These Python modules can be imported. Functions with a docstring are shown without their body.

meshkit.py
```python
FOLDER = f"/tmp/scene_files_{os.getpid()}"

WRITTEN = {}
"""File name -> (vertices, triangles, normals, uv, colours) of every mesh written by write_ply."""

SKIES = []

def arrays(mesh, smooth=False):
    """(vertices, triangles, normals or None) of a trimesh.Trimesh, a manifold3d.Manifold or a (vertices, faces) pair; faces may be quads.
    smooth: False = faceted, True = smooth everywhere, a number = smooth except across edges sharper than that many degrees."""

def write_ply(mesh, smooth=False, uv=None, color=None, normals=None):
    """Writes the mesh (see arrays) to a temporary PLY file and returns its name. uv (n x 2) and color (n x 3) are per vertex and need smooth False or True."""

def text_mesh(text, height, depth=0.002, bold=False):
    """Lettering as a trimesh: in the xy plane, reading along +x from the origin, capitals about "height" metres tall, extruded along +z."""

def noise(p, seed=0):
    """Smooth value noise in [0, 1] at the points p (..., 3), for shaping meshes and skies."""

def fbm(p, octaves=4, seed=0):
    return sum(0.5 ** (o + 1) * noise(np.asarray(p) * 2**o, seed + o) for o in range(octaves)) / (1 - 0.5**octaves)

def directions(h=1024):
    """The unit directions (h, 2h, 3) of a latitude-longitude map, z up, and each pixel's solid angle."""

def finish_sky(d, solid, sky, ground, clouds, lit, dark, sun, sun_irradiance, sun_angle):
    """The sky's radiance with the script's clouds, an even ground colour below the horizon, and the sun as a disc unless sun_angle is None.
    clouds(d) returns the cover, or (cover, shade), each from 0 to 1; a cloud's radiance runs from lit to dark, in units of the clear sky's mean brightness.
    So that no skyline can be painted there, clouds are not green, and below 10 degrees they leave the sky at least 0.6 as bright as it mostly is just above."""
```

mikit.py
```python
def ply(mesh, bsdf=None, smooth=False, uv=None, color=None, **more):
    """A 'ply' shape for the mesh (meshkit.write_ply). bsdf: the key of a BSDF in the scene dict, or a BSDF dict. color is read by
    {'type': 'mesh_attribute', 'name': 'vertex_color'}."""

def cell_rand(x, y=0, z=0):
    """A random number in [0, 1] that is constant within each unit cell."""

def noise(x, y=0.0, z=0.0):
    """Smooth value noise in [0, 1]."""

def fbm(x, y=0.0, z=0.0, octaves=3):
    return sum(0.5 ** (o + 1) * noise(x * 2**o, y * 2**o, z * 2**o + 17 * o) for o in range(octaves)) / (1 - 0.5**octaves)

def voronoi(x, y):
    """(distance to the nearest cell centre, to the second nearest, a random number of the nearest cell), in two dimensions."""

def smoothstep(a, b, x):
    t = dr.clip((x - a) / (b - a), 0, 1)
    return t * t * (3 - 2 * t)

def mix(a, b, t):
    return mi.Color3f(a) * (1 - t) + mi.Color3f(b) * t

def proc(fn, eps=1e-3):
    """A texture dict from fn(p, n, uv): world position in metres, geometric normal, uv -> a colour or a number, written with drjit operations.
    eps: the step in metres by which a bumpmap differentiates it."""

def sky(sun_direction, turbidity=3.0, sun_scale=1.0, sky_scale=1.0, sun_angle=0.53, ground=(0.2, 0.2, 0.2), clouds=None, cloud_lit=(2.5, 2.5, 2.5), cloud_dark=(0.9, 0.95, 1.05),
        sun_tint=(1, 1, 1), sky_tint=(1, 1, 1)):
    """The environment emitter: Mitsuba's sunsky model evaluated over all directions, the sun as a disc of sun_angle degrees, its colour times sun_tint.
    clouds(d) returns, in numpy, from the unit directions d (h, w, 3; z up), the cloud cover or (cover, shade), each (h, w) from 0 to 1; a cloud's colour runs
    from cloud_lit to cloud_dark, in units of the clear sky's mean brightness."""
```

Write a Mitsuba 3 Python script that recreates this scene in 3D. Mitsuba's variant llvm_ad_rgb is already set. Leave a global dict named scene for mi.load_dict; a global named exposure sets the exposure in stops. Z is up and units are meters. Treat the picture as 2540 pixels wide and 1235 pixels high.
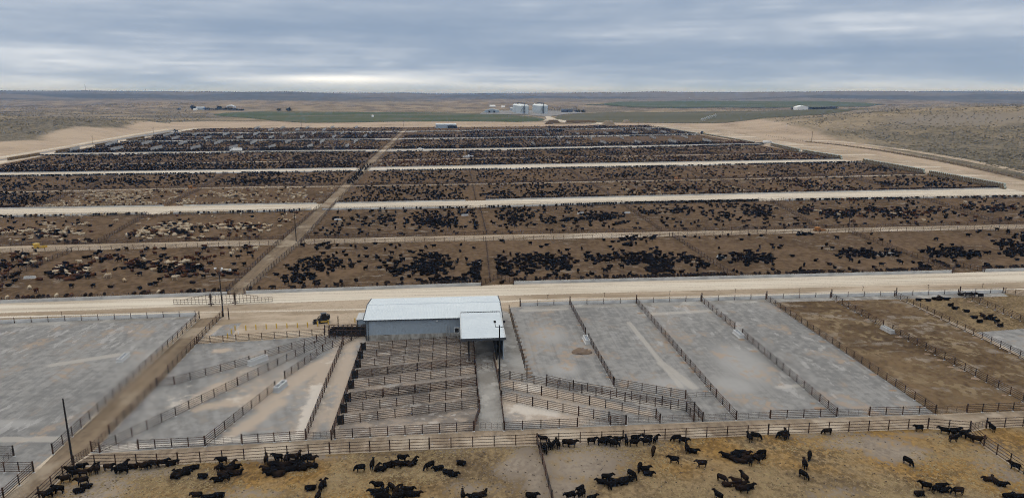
import math, random
import numpy as np, trimesh, shapely, shapely.geometry as sg
import manifold3d as m3
import mitsuba as mi, drjit as dr
import mikit, meshkit
from mikit import proc, noise, fbm, voronoi, cell_rand, smoothstep, mix

T = mi.ScalarTransform4f
rng = np.random.default_rng(7)
scene, labels = {'type': 'scene'}, {}

# ------------------------------------------------------------------ camera, sky, exposure
EYE, FOCAL, CX, CY = 53.0, 1716.0, 1270.0, 617.5
PITCH = math.atan((CY - 228.0) / FOCAL)
SP, CP = math.sin(PITCH), math.cos(PITCH)
scene['camera'] = {'type': 'perspective', 'fov': 2 * math.degrees(math.atan(CX / FOCAL)), 'fov_axis': 'x', 'near_clip': 1.0, 'far_clip': 60000.0,
                   'to_world': T().look_at(origin=[0, 0, EYE], target=[0, CP, EYE - SP], up=[0, 0, 1]), 'medium': {'type': 'ref', 'id': 'air'}}
exposure = 2.7


def clouds(d):
    az = np.arctan2(d[..., 0], d[..., 1])
    el = np.degrees(np.arcsin(np.clip(d[..., 2], -1, 1)))
    q = 1.0 / (d[..., 2] + 0.10)
    u, v = d[..., 0] * q, d[..., 1] * q
    warp = meshkit.fbm(np.stack([u * 0.5, v * 0.5, 0 * u + 3.1], -1), 3, 5)
    big = meshkit.fbm(np.stack([u * 0.34 + warp * 0.9, v * 1.05 + warp * 1.3, 0 * u], -1), 4, 11)
    low = meshkit.fbm(np.stack([az * 4.2 + warp, el * 1.15 + az * 1.2, 0 * u + 9.0], -1), 5, 23)
    thin = meshkit.fbm(np.stack([az * 7.0, el * 4.2 + warp * 3 - az * 2.0, 0 * u + 2.0], -1), 4, 31)
    fbm_fine = meshkit.fbm(np.stack([az * 30.0, el * 6.0 + warp * 5 - az * 4.0, 0 * u + 4.0], -1), 3, 37)
    lump = meshkit.fbm(np.stack([az * 13.0 + 2 * warp, el * 0.95 - az * 1.5 + 2 * warp, 0 * u + 6.0], -1), 6, 43)
    near = np.clip(1 - el / 16.0, 0, 1)
    s = 0.945 + near * ((0.33 - 0.13 * np.clip((el - 2.5) / 2, 0, 1)) * (low - 0.5) + 0.20 * (big - 0.5)) + (1 - near) * 0.25 * (big - 0.5)
    s += near * (0.17 * (thin - 0.5) + 0.10 * (fbm_fine - 0.5) + 0.24 * (lump - 0.5) * np.clip(el / 2.5, 0.15, 1))
    azd = np.degrees(az)

    def bump(a, e, wa, we):
        return np.exp(-((azd - a) / wa) ** 2 - ((el - e) / we) ** 2)
    s -= 0.10 * bump(-33, 2.6, 20, 1.6) + 0.03 * bump(-14, 2.2, 12, 1.2)                      # brighter bank low on the left
    s -= (0.30 * bump(-14, 0.95, 6.0, 0.28) + 0.10 * bump(-12, 0.6, 14, 0.7)) * (0.55 + 0.9 * thin)  # the gap where the evening light comes through
    s -= 0.06 * bump(13, 5.1, 11, 0.75) + 0.07 * bump(31, 4.6, 12, 0.8)                        # pale rolls on the right
    s += 0.08 * bump(27, 2.6, 17, 0.9) + 0.10 * bump(-12, 5.4, 26, 1.8) + 0.06 * bump(2, 3.0, 10, 0.8)
    s -= 0.05 * np.clip(1 - el / 1.3, 0, 1)
    s -= 0.62 * np.clip((el - 16) / 60.0, 0, 1)                                                # an overcast sky is brightest overhead
    s = np.where(s > 0.86, 0.86 + 0.14 * (1 - np.exp(-(s - 0.86) / 0.14)), s)                     # no flat patches in the darkest cloud
    return np.ones_like(s), np.clip(s, 0, 1)


scene['sky'] = mikit.sky((-0.45, 0.62, 0.80), turbidity=4, sun_scale=0.07, sky_scale=1.0, sun_angle=40, ground=(0.3, 0.26, 0.22), clouds=clouds,
                         cloud_lit=(3.05, 2.92, 2.66), cloud_dark=(0.36, 0.49, 0.69))


# ------------------------------------------------------------------ plan positions
def P(px, py, z=0.0):
    """Plan position on level ground at height z, from a reading on the 2540-wide photograph."""
    px, py = np.asarray(px, float), np.asarray(py, float)
    dn = (py - CY) / FOCAL
    t = (EYE - z) / (SP + dn * CP)
    return np.stack([t * (px - CX) / FOCAL, t * (CP - dn * SP), 0 * t + z], -1)


def Q(p):
    """The reading of a point, used to sort things from left to right for their labels."""
    p = np.atleast_2d(p)
    dz = p[:, 2] - EYE if p.shape[1] > 2 else 0 * p[:, 0] - EYE
    fw = p[:, 1] * CP - dz * SP
    return np.stack([CX + FOCAL * p[:, 0] / fw, CY + FOCAL * (-p[:, 1] * SP - dz * CP) / fw], -1)


used = {}


def key_for(name):
    n = used.get(name, -1) + 1
    used[name] = n
    return name if n == 0 else f'{name}_{n:03d}'


def thing(name, label, cat, group=None, kind=None):
    k = key_for(name)
    labels[k] = {'label': label, 'category': cat}
    if group: labels[k]['group'] = group
    if kind: labels[k]['kind'] = kind
    return k


def part(parent, name, shape, tw=None, label=None, kind=None):
    k = key_for(f'{parent}__{name}')
    scene[k] = {**shape, 'to_world': tw} if tw is not None else dict(shape)
    if label or kind:
        labels[k] = {}
        if label: labels[k]['label'] = label
        if kind: labels[k]['kind'] = kind
    return k


def solo(name, shape, label, cat, group=None, kind=None, tw=None):
    k = thing(name, label, cat, group, kind)
    scene[k] = {**shape, 'to_world': tw} if tw is not None else dict(shape)
    return k


def place(p, rz=0.0, s=1.0):
    t = T().translate([float(p[0]), float(p[1]), float(p[2]) if len(p) > 2 else 0.0]).rotate([0, 0, 1], math.degrees(rz))
    return t.scale([s, s, s] if np.isscalar(s) else list(s))


# ------------------------------------------------------------------ materials
def fbm(x, y=0.0, z=0.0, octaves=3):
    """Value noise whose octaves are turned against each other, so that no lattice shows."""
    x, y, z = mi.Float(x), mi.Float(y), mi.Float(z)
    out, amp, tot = mi.Float(0), 0.5, 0.0
    x, y = 0.83 * x - 0.56 * y, 0.56 * x + 0.83 * y
    for o in range(octaves):
        out += amp * noise(x, y, z + 17.3 * o)
        tot += amp; amp *= 0.55
        x, y, z = 1.62 * x - 1.22 * y + 5.2, 1.22 * x + 1.62 * y + 1.7, z * 2.03
    return out / tot


def mat(name, fn=None, rgb=None, rough=None, metal=0.0, spec=0.3):
    c = proc(fn) if fn else {'type': 'rgb', 'value': list(rgb)}
    if rough is None:
        b = {'type': 'diffuse', 'reflectance': c}
    else:
        b = {'type': 'principled', 'base_color': c, 'roughness': rough, 'metallic': metal, 'specular': spec}
    scene[name] = {'type': 'twosided', 'bsdf': b}
    return name


AX = (0.0, 0.0)
_a, _b = P(1826, 1042), P(1575, 747)
GD = (_b - _a)[:2] / np.linalg.norm((_b - _a)[:2])       # direction of the pen fences, away from the camera
GX, GY = float(GD[0]), float(GD[1])


def grid(p):
    """(across, along): along the pen fences and along the feed roads."""
    return p.x * GY - p.y * GX, p.x * GX + p.y * GY


def f_terrain(p, n, uv):
    big = fbm(p.x * 0.004, p.y * 0.004, 1.0, 4)
    mid = fbm(p.x * 0.03, p.y * 0.02, 2.0, 4)
    fine = fbm(p.x * 0.35, p.y * 0.25, 3.0, 3)
    scrub = mix((0.285, 0.228, 0.158), (0.168, 0.140, 0.098), smoothstep(0.35, 0.66, mid * 0.55 + fine * 0.45))
    scrub = mix(scrub, (0.215, 0.185, 0.15), smoothstep(0.52, 0.72, big))
    scrub = mix(scrub, mix((0.150, 0.132, 0.098), (0.082, 0.076, 0.060), smoothstep(0.4, 0.6, fine)), smoothstep(0.50, 0.62, fbm(p.x * 0.009, p.y * 0.0055, 8.0, 4)) * 0.75)
    grass = mix((0.275, 0.215, 0.15), (0.135, 0.110, 0.085), smoothstep(0.3, 0.7, mid))
    r = dr.sqrt(p.x * p.x + p.y * p.y)
    far = smoothstep(1300, 2600, r + 500 * (big - 0.5))
    wild = mix(scrub, mix(grass, scrub, 0.6 * smoothstep(0.45, 0.6, big)), far)
    dark = smoothstep(2800, 5600, r + 1500 * (big - 0.5))
    belt = fbm(p.x * 0.0011, p.y * 0.0022, 6.0, 4)
    wild = mix(wild, mix((0.062, 0.064, 0.064), (0.135, 0.118, 0.100), smoothstep(0.42, 0.60, belt)), dark * 0.9)
    pale = fbm(p.x * 0.05, p.y * 0.6, 5.0, 3)
    sand = mix((0.42, 0.335, 0.25), (0.315, 0.245, 0.182), smoothstep(0.35, 0.7, pale * 0.5 + mid * 0.5))
    sand = mix(sand, (0.24, 0.18, 0.125), smoothstep(0.62, 0.74, fine * 0.5 + mid * 0.5))
    # worked ground: between an edge on the left and one on the right that open out with distance
    xr = 318 + 0.0 * p.y + 0.145 * dr.maximum(p.y - 430, 0) - 0.9 * dr.maximum(430 - p.y, 0) * 0
    xl = -372 - 0.8 * dr.clip(p.y - 380, 0, 170) - 0.10 * dr.maximum(p.y - 550, 0)
    wob = 36 * (fbm(p.x * 0.012, p.y * 0.012, 7.0, 4) - 0.5)
    inside = smoothstep(-9, 9, xr - p.x + wob) * smoothstep(-9, 9, p.x - xl + 2 * wob) * smoothstep(-20, 20, 1270 - p.y + 60 * (big - 0.5) - 0.05 * p.x)
    return mix(wild, sand, inside)


def streak(x, y):
    """Noise drawn out along x: no turning of octaves here."""
    return (noise(x, y, 1.0) * 0.5 + noise(x * 2.1 + 3, y * 2.1, 5.0) * 0.3 + noise(x * 4.3 + 7, y * 4.3, 9.0) * 0.2)


def f_road(p, n, uv):
    a, l = grid(p)
    t = streak(a * 0.012, l * 0.9)
    m = fbm(a * 0.06, l * 0.10, 4.0, 4)
    g = fbm(p.x * 1.5, p.y * 1.5, 6.0, 3)
    c = mix((0.56, 0.50, 0.415), (0.385, 0.325, 0.25), smoothstep(0.38, 0.72, t * 0.55 + m * 0.35 + g * 0.1))
    c = mix(c, (0.60, 0.55, 0.465), smoothstep(0.52, 0.68, streak(a * 0.009 + 8.0, l * 0.55)) * 0.8)
    return mix(c, (0.35, 0.295, 0.23), smoothstep(0.58, 0.68, streak(a * 0.01, l * 1.5)) * 0.55)


def f_yard(p, n, uv):
    a, l = grid(p)
    m = fbm(p.x * 0.09, p.y * 0.09, 4.0, 5)
    s = fbm(a * 0.05, l * 0.5 + m * 3, 2.0, 5)
    g = fbm(p.x * 1.3, p.y * 1.3, 6.0, 3)
    c = mix((0.41, 0.335, 0.255), (0.265, 0.208, 0.150), smoothstep(0.36, 0.68, s * 0.5 + m * 0.35 + g * 0.15))
    ring = dr.abs(dr.sin(5.0 * (l + 0.45 * a + 5 * m)))
    c = mix(c, (0.21, 0.16, 0.112), (1 - smoothstep(0.0, 0.4, ring)) * smoothstep(0.50, 0.62, fbm(a * 0.045, l * 0.07, 9.0, 3)) * smoothstep(0.4, 0.6, g) * 0.75)
    return mix(c, (0.52, 0.45, 0.365), smoothstep(0.54, 0.70, fbm(a * 0.03, l * 0.11, 12.0, 5)) * 0.9)


def f_manure(p, n, uv):
    m = fbm(p.x * 0.05, p.y * 0.05, 1.0, 4)
    f = fbm(p.x * 0.9, p.y * 0.7, 2.0, 4)
    c = mix((0.146, 0.099, 0.062), (0.072, 0.049, 0.031), smoothstep(0.3, 0.7, m * 0.4 + f * 0.6))
    lite = smoothstep(0.62, 0.74, fbm(p.x * 0.32, p.y * 0.8, 5.0, 4)) * smoothstep(0.42, 0.62, m)
    return mix(c, (0.25, 0.215, 0.175), lite * 0.75)


def f_dung(p, n, uv):
    m = fbm(p.x * 0.05, p.y * 0.055, 11.0, 6)
    f = fbm(p.x * 1.3, p.y * 1.0, 2.0, 4)
    b = fbm(p.x * 0.25, p.y * 0.3, 21.0, 5)
    c = mix((0.168, 0.116, 0.068), (0.066, 0.045, 0.028), smoothstep(0.34, 0.66, m * 0.40 + f * 0.35 + b * 0.25))
    c = mix(c, (0.225, 0.168, 0.102), smoothstep(0.44, 0.66, b) * smoothstep(0.35, 0.6, f) * 0.85)
    return mix(c, (0.25, 0.21, 0.17), smoothstep(0.54, 0.68, fbm(p.x * 0.2, p.y * 0.35, 31.0, 6)) * smoothstep(0.3, 0.62, f) * 0.7)


SCUFF = [(*P(x, y)[:2], a, b) for x, y, a, b in [(1840, 900, 6, 13), (1820, 955, 5, 5), (1660, 950, 5, 3), (1400, 915, 4, 4), (20, 1050, 7, 2), (1360, 830, 5, 7)]]
DUST = [(P(*a)[:2], P(*b)[:2], w) for a, b, w in [((0, 1090), (150, 1088), 1.1), ((130, 905), (290, 880), 1.3), ((1600, 780), (1770, 770), 1.2), ((1640, 900), (1720, 960), 1.2), ((1560, 800), (1690, 960), 0.7), ((1930, 960), (1990, 955), 0.8), ((1300, 770), (1400, 765), 1.5)]]
TRACKS = [(P(*a)[:2], P(*b)[:2], w) for a, b, w in [((500, 1010), (640, 985), 1.6), ((640, 1000), (800, 900), 2.2), ((800, 900), (850, 862), 2.0), ((742, 1085), (850, 880), 3.0), ((560, 1090), (690, 1000), 1.6), ((540, 960), (470, 1000), 2.4), ((540, 870), (560, 868), 1.5), ((800, 950), (830, 870), 2.0), ((860, 850), (840, 1085), 2.2),
                                                    ((1270, 1000), (1440, 1040), 3.6), ((1260, 950), (1380, 980), 2.0), ((1420, 985), (1600, 1025), 1.6)]]
PALE = [(P(*a)[:2], P(*b)[:2], w) for a, b, w in [((270, 1112), (500, 1096), 0.9), ((520, 1092), (740, 1082), 1.2), ((790, 960), (745, 1070), 1.4), ((1445, 972), (1680, 1012), 1.0), ((1290, 1010), (1360, 1020), 2.0), ((1300, 958), (1330, 966), 1.4)]]


def f_gravel(p, n, uv):
    a, l = grid(p)
    m = fbm(p.x * 0.05, p.y * 0.05, 1.0, 5)
    g = fbm(p.x * 1.1, p.y * 1.1, 3.0, 5)
    st = streak(l * 0.04 + 2 * m, a * 2.6 + 2.5 * m + 0.5 * g)
    tire = streak(l * 0.025 + 4 + 2 * m, a * 1.1 + 3 * m + 0.3 * g)
    c = mix((0.282, 0.276, 0.267), (0.168, 0.167, 0.165), smoothstep(0.28, 0.72, st * 0.17 + m * 0.30 + g * 0.53))
    c = mix(c, (0.115, 0.115, 0.117), smoothstep(0.60, 0.76, tire) * 0.20)
    c = mix(c, (0.30, 0.296, 0.290), smoothstep(0.58, 0.74, streak(l * 0.05 + 9 + 2 * m, a * 1.3 + 2 * m + 0.6 * g)) * 0.22)
    c = mix(c, (0.335, 0.330, 0.322), smoothstep(0.30, 0.75, blot(p, SCUFF) * 0.7 + 0.5 * (g - 0.3)) * 0.75)
    dirt = smoothstep(0.53, 0.70, fbm(a * 0.26, l * 0.16, 6.0, 6)) * smoothstep(0.42, 0.62, g)
    c = mix(c, (0.330, 0.262, 0.205), dirt * 0.8)
    c = mix(c, (0.40, 0.375, 0.34), smoothstep(0.25, 0.7, track(p, DUST) * (0.4 + g)) * 0.65)
    white = smoothstep(0.62, 0.68, fbm(a * 0.9, l * 0.30, 9.0, 6)) * smoothstep(0.52, 0.58, fbm(a * 0.06, l * 0.05, 19.0, 3))
    return mix(c, (0.43, 0.42, 0.41), white * 0.42)


def f_sort(p, n, uv):
    m = fbm(p.x * 0.11, p.y * 0.11, 41.0, 6)
    g = fbm(p.x * 0.6 + p.y * 0.3, p.y * 0.12, 2.0, 5)
    k = fbm(p.x * 1.1, p.y * 1.1, 5.0, 5)
    c = mix((0.275, 0.270, 0.263), (0.165, 0.163, 0.161), smoothstep(0.3, 0.7, g * 0.45 + k * 0.55))
    c = mix(c, (0.400, 0.332, 0.268), smoothstep(0.30, 0.72, 0.46 * track(p, TRACKS) + 1.0 * (m - 0.24) + 0.55 * (k - 0.5)) * 0.9)
    return mix(c, (0.53, 0.49, 0.44), smoothstep(0.34, 0.66, 0.50 * track(p, PALE) + 0.80 * (fbm(p.x * 0.14, p.y * 0.2, 47.0, 6) - 0.22) + 0.6 * (k - 0.5)) * 0.8)


def f_slab(p, n, uv):
    m = fbm(p.x * 0.22, p.y * 0.22, 51.0, 6)
    g = fbm(p.x * 1.6, p.y * 1.6, 3.0, 4)
    c = mix((0.310, 0.300, 0.282), (0.185, 0.174, 0.160), smoothstep(0.32, 0.68, m * 0.7 + g * 0.3))
    c = mix(c, (0.40, 0.385, 0.36), smoothstep(0.58, 0.70, fbm(p.x * 0.5, p.y * 0.5, 57.0, 5)) * 0.6)
    return c * (0.88 + 0.24 * g)


def f_penslab(p, n, uv):
    m = fbm(p.x * 0.13, p.y * 0.20, 61.0, 6)
    g = fbm(p.x * 1.6, p.y * 1.6, 3.0, 4)
    k = fbm(p.x * 0.35, p.y * 0.6, 63.0, 6)
    c = mix((0.250, 0.220, 0.195), (0.125, 0.112, 0.101), smoothstep(0.32, 0.66, m * 0.55 + k * 0.25 + g * 0.2))
    south = smoothstep(0, 24, 152 - p.y)
    c = mix(c, (0.315, 0.262, 0.215), smoothstep(0.46, 0.66, k) * (0.45 + 0.45 * south))
    return mix(c, (0.40, 0.375, 0.345), smoothstep(0.62, 0.70, fbm(p.x * 0.6, p.y * 0.9, 67.0, 4)) * 0.6) * (0.85 + 0.3 * g)


BARE = [(*P(x, y)[:2], a, b) for x, y, a, b in [(1440, 1150, 9, 8), (1400, 1212, 7, 5), (1500, 1097, 15, 2.5), (2130, 1098, 14, 3.5), (2000, 1077, 12, 2.5), (2478, 1130, 6, 9), (2060, 1228, 8, 3), (2230, 1118, 8, 4), (2330, 1078, 12, 2.5),
                                                (1275, 1140, 4, 6), (1330, 1190, 2.0, 12), (245, 1208, 8, 5), (610, 1225, 7, 2.5), (330, 1172, 12, 2), (1130, 1116, 20, 2), (700, 1134, 22, 1.6), (1165, 1215, 5, 3)]]


def blot(p, spots):
    """1 in the middle of any of the spots (x, y, half widths in metres), fading to 0 well outside."""
    v = mi.Float(0)
    for x, y, a, b in spots:
        v = dr.maximum(v, dr.exp(-(dr.square((p.x - float(x)) / float(a)) + dr.square((p.y - float(y)) / float(b)))))
    return v


def track(p, paths):
    """The same along straight paths (start, end, half width)."""
    v = mi.Float(0)
    for a, b, w in paths:
        ax, ay, dx, dy = float(a[0]), float(a[1]), float(b[0] - a[0]), float(b[1] - a[1])
        t = dr.clip(((p.x - ax) * dx + (p.y - ay) * dy) / (dx * dx + dy * dy), 0, 1)
        v = dr.maximum(v, dr.exp(-(dr.square(p.x - ax - t * dx) + dr.square(p.y - ay - t * dy)) / (w * w)))
    return v


def f_straw(p, n, uv):
    m = fbm(p.x * 0.05 + 3.3, p.y * 0.06, 71.0, 5)
    b = fbm(p.x * 0.20, p.y * 0.22, 73.0, 5)
    k, k2, rid = voronoi(p.x * 4.2 + 1.6 * fbm(p.x * 2, p.y * 2, 5.0, 2), p.y * 3.4)
    fine = fbm(p.x * 2.6, p.y * 2.1, 77.0, 5)
    straw = mix((0.245, 0.180, 0.102), (0.098, 0.070, 0.042), smoothstep(0.30, 0.70, b * 0.5 + fine * 0.5))
    gold = smoothstep(0.42, 0.60, fbm(p.x * 0.03, p.y * 0.05, 75.0, 3) + 0.0012 * dr.clip(p.x, -60, 50)) * (1 - smoothstep(122, 145, p.y))
    straw = mix(straw, straw * mi.Color3f(1.32, 1.10, 0.70), gold * smoothstep(0.25, 0.6, b))
    straw = mix(straw, (0.088, 0.062, 0.037), smoothstep(0.54, 0.68, fbm(p.x * 0.11, p.y * 0.13, 79.0, 5)) * smoothstep(0.3, 0.6, fine) * 0.7)
    straw = mix(straw, (0.36, 0.29, 0.175), smoothstep(0.72, 0.95, rid) * (1 - smoothstep(0.08, 0.40, k)) * 0.55)
    bare = mix((0.315, 0.268, 0.217), (0.195, 0.160, 0.127), smoothstep(0.3, 0.7, b * 0.5 + fine * 0.5))
    return mix(straw, bare, smoothstep(0.42, 0.72, 0.46 * blot(p, BARE) + 0.75 * (m - 0.29) + 0.6 * (fine - 0.5) + 0.6 * (b - 0.5)))


def f_alley(p, n, uv):
    a, l = grid(p)
    m = fbm(p.x * 0.1, p.y * 0.1, 81.0, 5)
    s = streak(l * 0.05, a * 1.6)
    g = fbm(p.x * 1.4, p.y * 1.4, 6.0, 4)
    c = mix((0.225, 0.173, 0.122), (0.125, 0.095, 0.067), smoothstep(0.3, 0.7, m * 0.4 + s * 0.3 + g * 0.3))
    return mix(c, (0.33, 0.275, 0.21), smoothstep(0.52, 0.68, fbm(p.x * 0.14, p.y * 0.14, 85.0, 5)) * 0.7)


def f_backlane(p, n, uv):
    return f_alley(p, n, uv) * mi.Color3f(1.38, 1.42, 1.48)


def f_field(p, n, uv):
    m = fbm(p.x * 0.004, p.y * 0.012, 91.0, 4)
    s = fbm(p.x * 0.03, p.y * 0.005, 93.0, 3)
    c = mix((0.070, 0.092, 0.052), (0.100, 0.108, 0.068), smoothstep(0.3, 0.7, m * 0.7 + s * 0.3))
    return mix(c, (0.150, 0.125, 0.088), smoothstep(0.60, 0.72, m) * 0.7)


def f_stubble(p, n, uv):
    m = fbm(p.x * 0.004, p.y * 0.012, 95.0, 4)
    return mix((0.130, 0.118, 0.080), (0.098, 0.098, 0.066), smoothstep(0.3, 0.7, m))


def f_concrete(p, n, uv):
    m = fbm(p.x * 0.5, p.y * 0.5, p.z * 0.7, 4)
    return mix((0.52, 0.52, 0.51), (0.38, 0.38, 0.375), smoothstep(0.35, 0.72, m))


def f_basewall(p, n, uv):
    m = fbm(p.x * 1.3, p.y * 1.3, p.z * 0.35, 4)
    c = mix((0.42, 0.41, 0.38), (0.25, 0.235, 0.205), smoothstep(0.38, 0.66, m))
    return mix(c, (0.09, 0.075, 0.06), smoothstep(0.64, 0.72, fbm(p.x * 0.9, p.y * 0.9, p.z * 0.5 + 7, 4)) * 0.7)


def f_rust(p, n, uv):
    m = fbm(p.x * 0.7, p.y * 0.7, p.z * 1.3, 3)
    return mix((0.074, 0.038, 0.024), (0.024, 0.0175, 0.0145), smoothstep(0.3, 0.66, m))


def f_black(p, n, uv):
    m = fbm(p.x * 0.6, p.y * 0.6, 3.0, 2)
    return mix((0.0085, 0.0078, 0.0078), (0.024, 0.016, 0.012), smoothstep(0.5, 0.8, m))


def f_brown(p, n, uv):
    m = fbm(p.x * 0.5, p.y * 0.5, 13.0, 2)
    return mix((0.052, 0.023, 0.014), (0.115, 0.055, 0.030), smoothstep(0.35, 0.75, m))


def f_cream(p, n, uv):
    m = fbm(p.x * 0.5, p.y * 0.5, 23.0, 2)
    return mix((0.52, 0.43, 0.31), (0.36, 0.25, 0.15), smoothstep(0.4, 0.75, m))


def f_bale(p, n, uv):
    m = fbm(p.x * 1.5, p.y * 1.5, p.z * 3.0, 3)
    return mix((0.24, 0.17, 0.095), (0.12, 0.083, 0.048), m)


def f_wrap(p, n, uv):
    m = fbm(p.x * 0.5, p.y * 0.5, p.z * 1.0, 3)
    return mix((0.40, 0.45, 0.42), (0.27, 0.28, 0.235), smoothstep(0.4, 0.7, m))


def f_sage(p, n, uv):
    m = fbm(p.x * 0.05, p.y * 0.05, 3.0, 3)
    return mix((0.092, 0.080, 0.058), (0.155, 0.133, 0.092), smoothstep(0.3, 0.7, m))


def f_metalroof(p, n, uv):
    m = fbm(p.x * 0.15, p.y * 0.5, p.z * 0.5, 3)
    return mix((0.585, 0.64, 0.675), (0.55, 0.605, 0.645), smoothstep(0.35, 0.7, m))


for nm, fn in dict(terrain=f_terrain, road=f_road, yard=f_yard, manure=f_manure, dung=f_dung, gravel=f_gravel, sort=f_sort, slab=f_slab, penslab=f_penslab,
                   straw=f_straw, alley=f_alley, backlane=f_backlane, field=f_field, stubble=f_stubble, concrete=f_concrete, basewall=f_basewall, bale=f_bale, wrap=f_wrap, sage=f_sage).items():
    mat('m_' + nm, fn)
mat('m_rust', f_rust, rough=0.6, spec=0.3)
for nm, fn in dict(black=f_black, brown=f_brown, cream=f_cream).items():
    mat('m_' + nm, fn)
mat('m_roof', f_metalroof)
mat('m_wall', rgb=(0.305, 0.36, 0.41), rough=0.5, spec=0.4)
mat('m_trim', rgb=(0.055, 0.062, 0.072), rough=0.5)
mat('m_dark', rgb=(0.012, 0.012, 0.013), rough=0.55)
mat('m_galv', rgb=(0.40, 0.42, 0.43), rough=0.45, spec=0.5)
mat('m_white', rgb=(0.72, 0.73, 0.73), rough=0.5)
mat('m_yellow', rgb=(0.55, 0.36, 0.06), rough=0.5)
mat('m_orange', rgb=(0.38, 0.17, 0.05), rough=0.6)
mat('m_glass', rgb=(0.02, 0.025, 0.03), rough=0.15, spec=0.6)
mat('m_tyre', rgb=(0.014, 0.014, 0.014), rough=0.8)
mat('m_silo', rgb=(0.47, 0.52, 0.55), rough=0.45, spec=0.5)
mat('m_siloroof', rgb=(0.62, 0.67, 0.69), rough=0.45, spec=0.5)
mat('m_leaf', rgb=(0.022, 0.026, 0.016))
mat('m_twig', rgb=(0.095, 0.080, 0.068))
mat('m_tin', rgb=(0.52, 0.52, 0.51), rough=0.55, spec=0.4)


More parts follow.
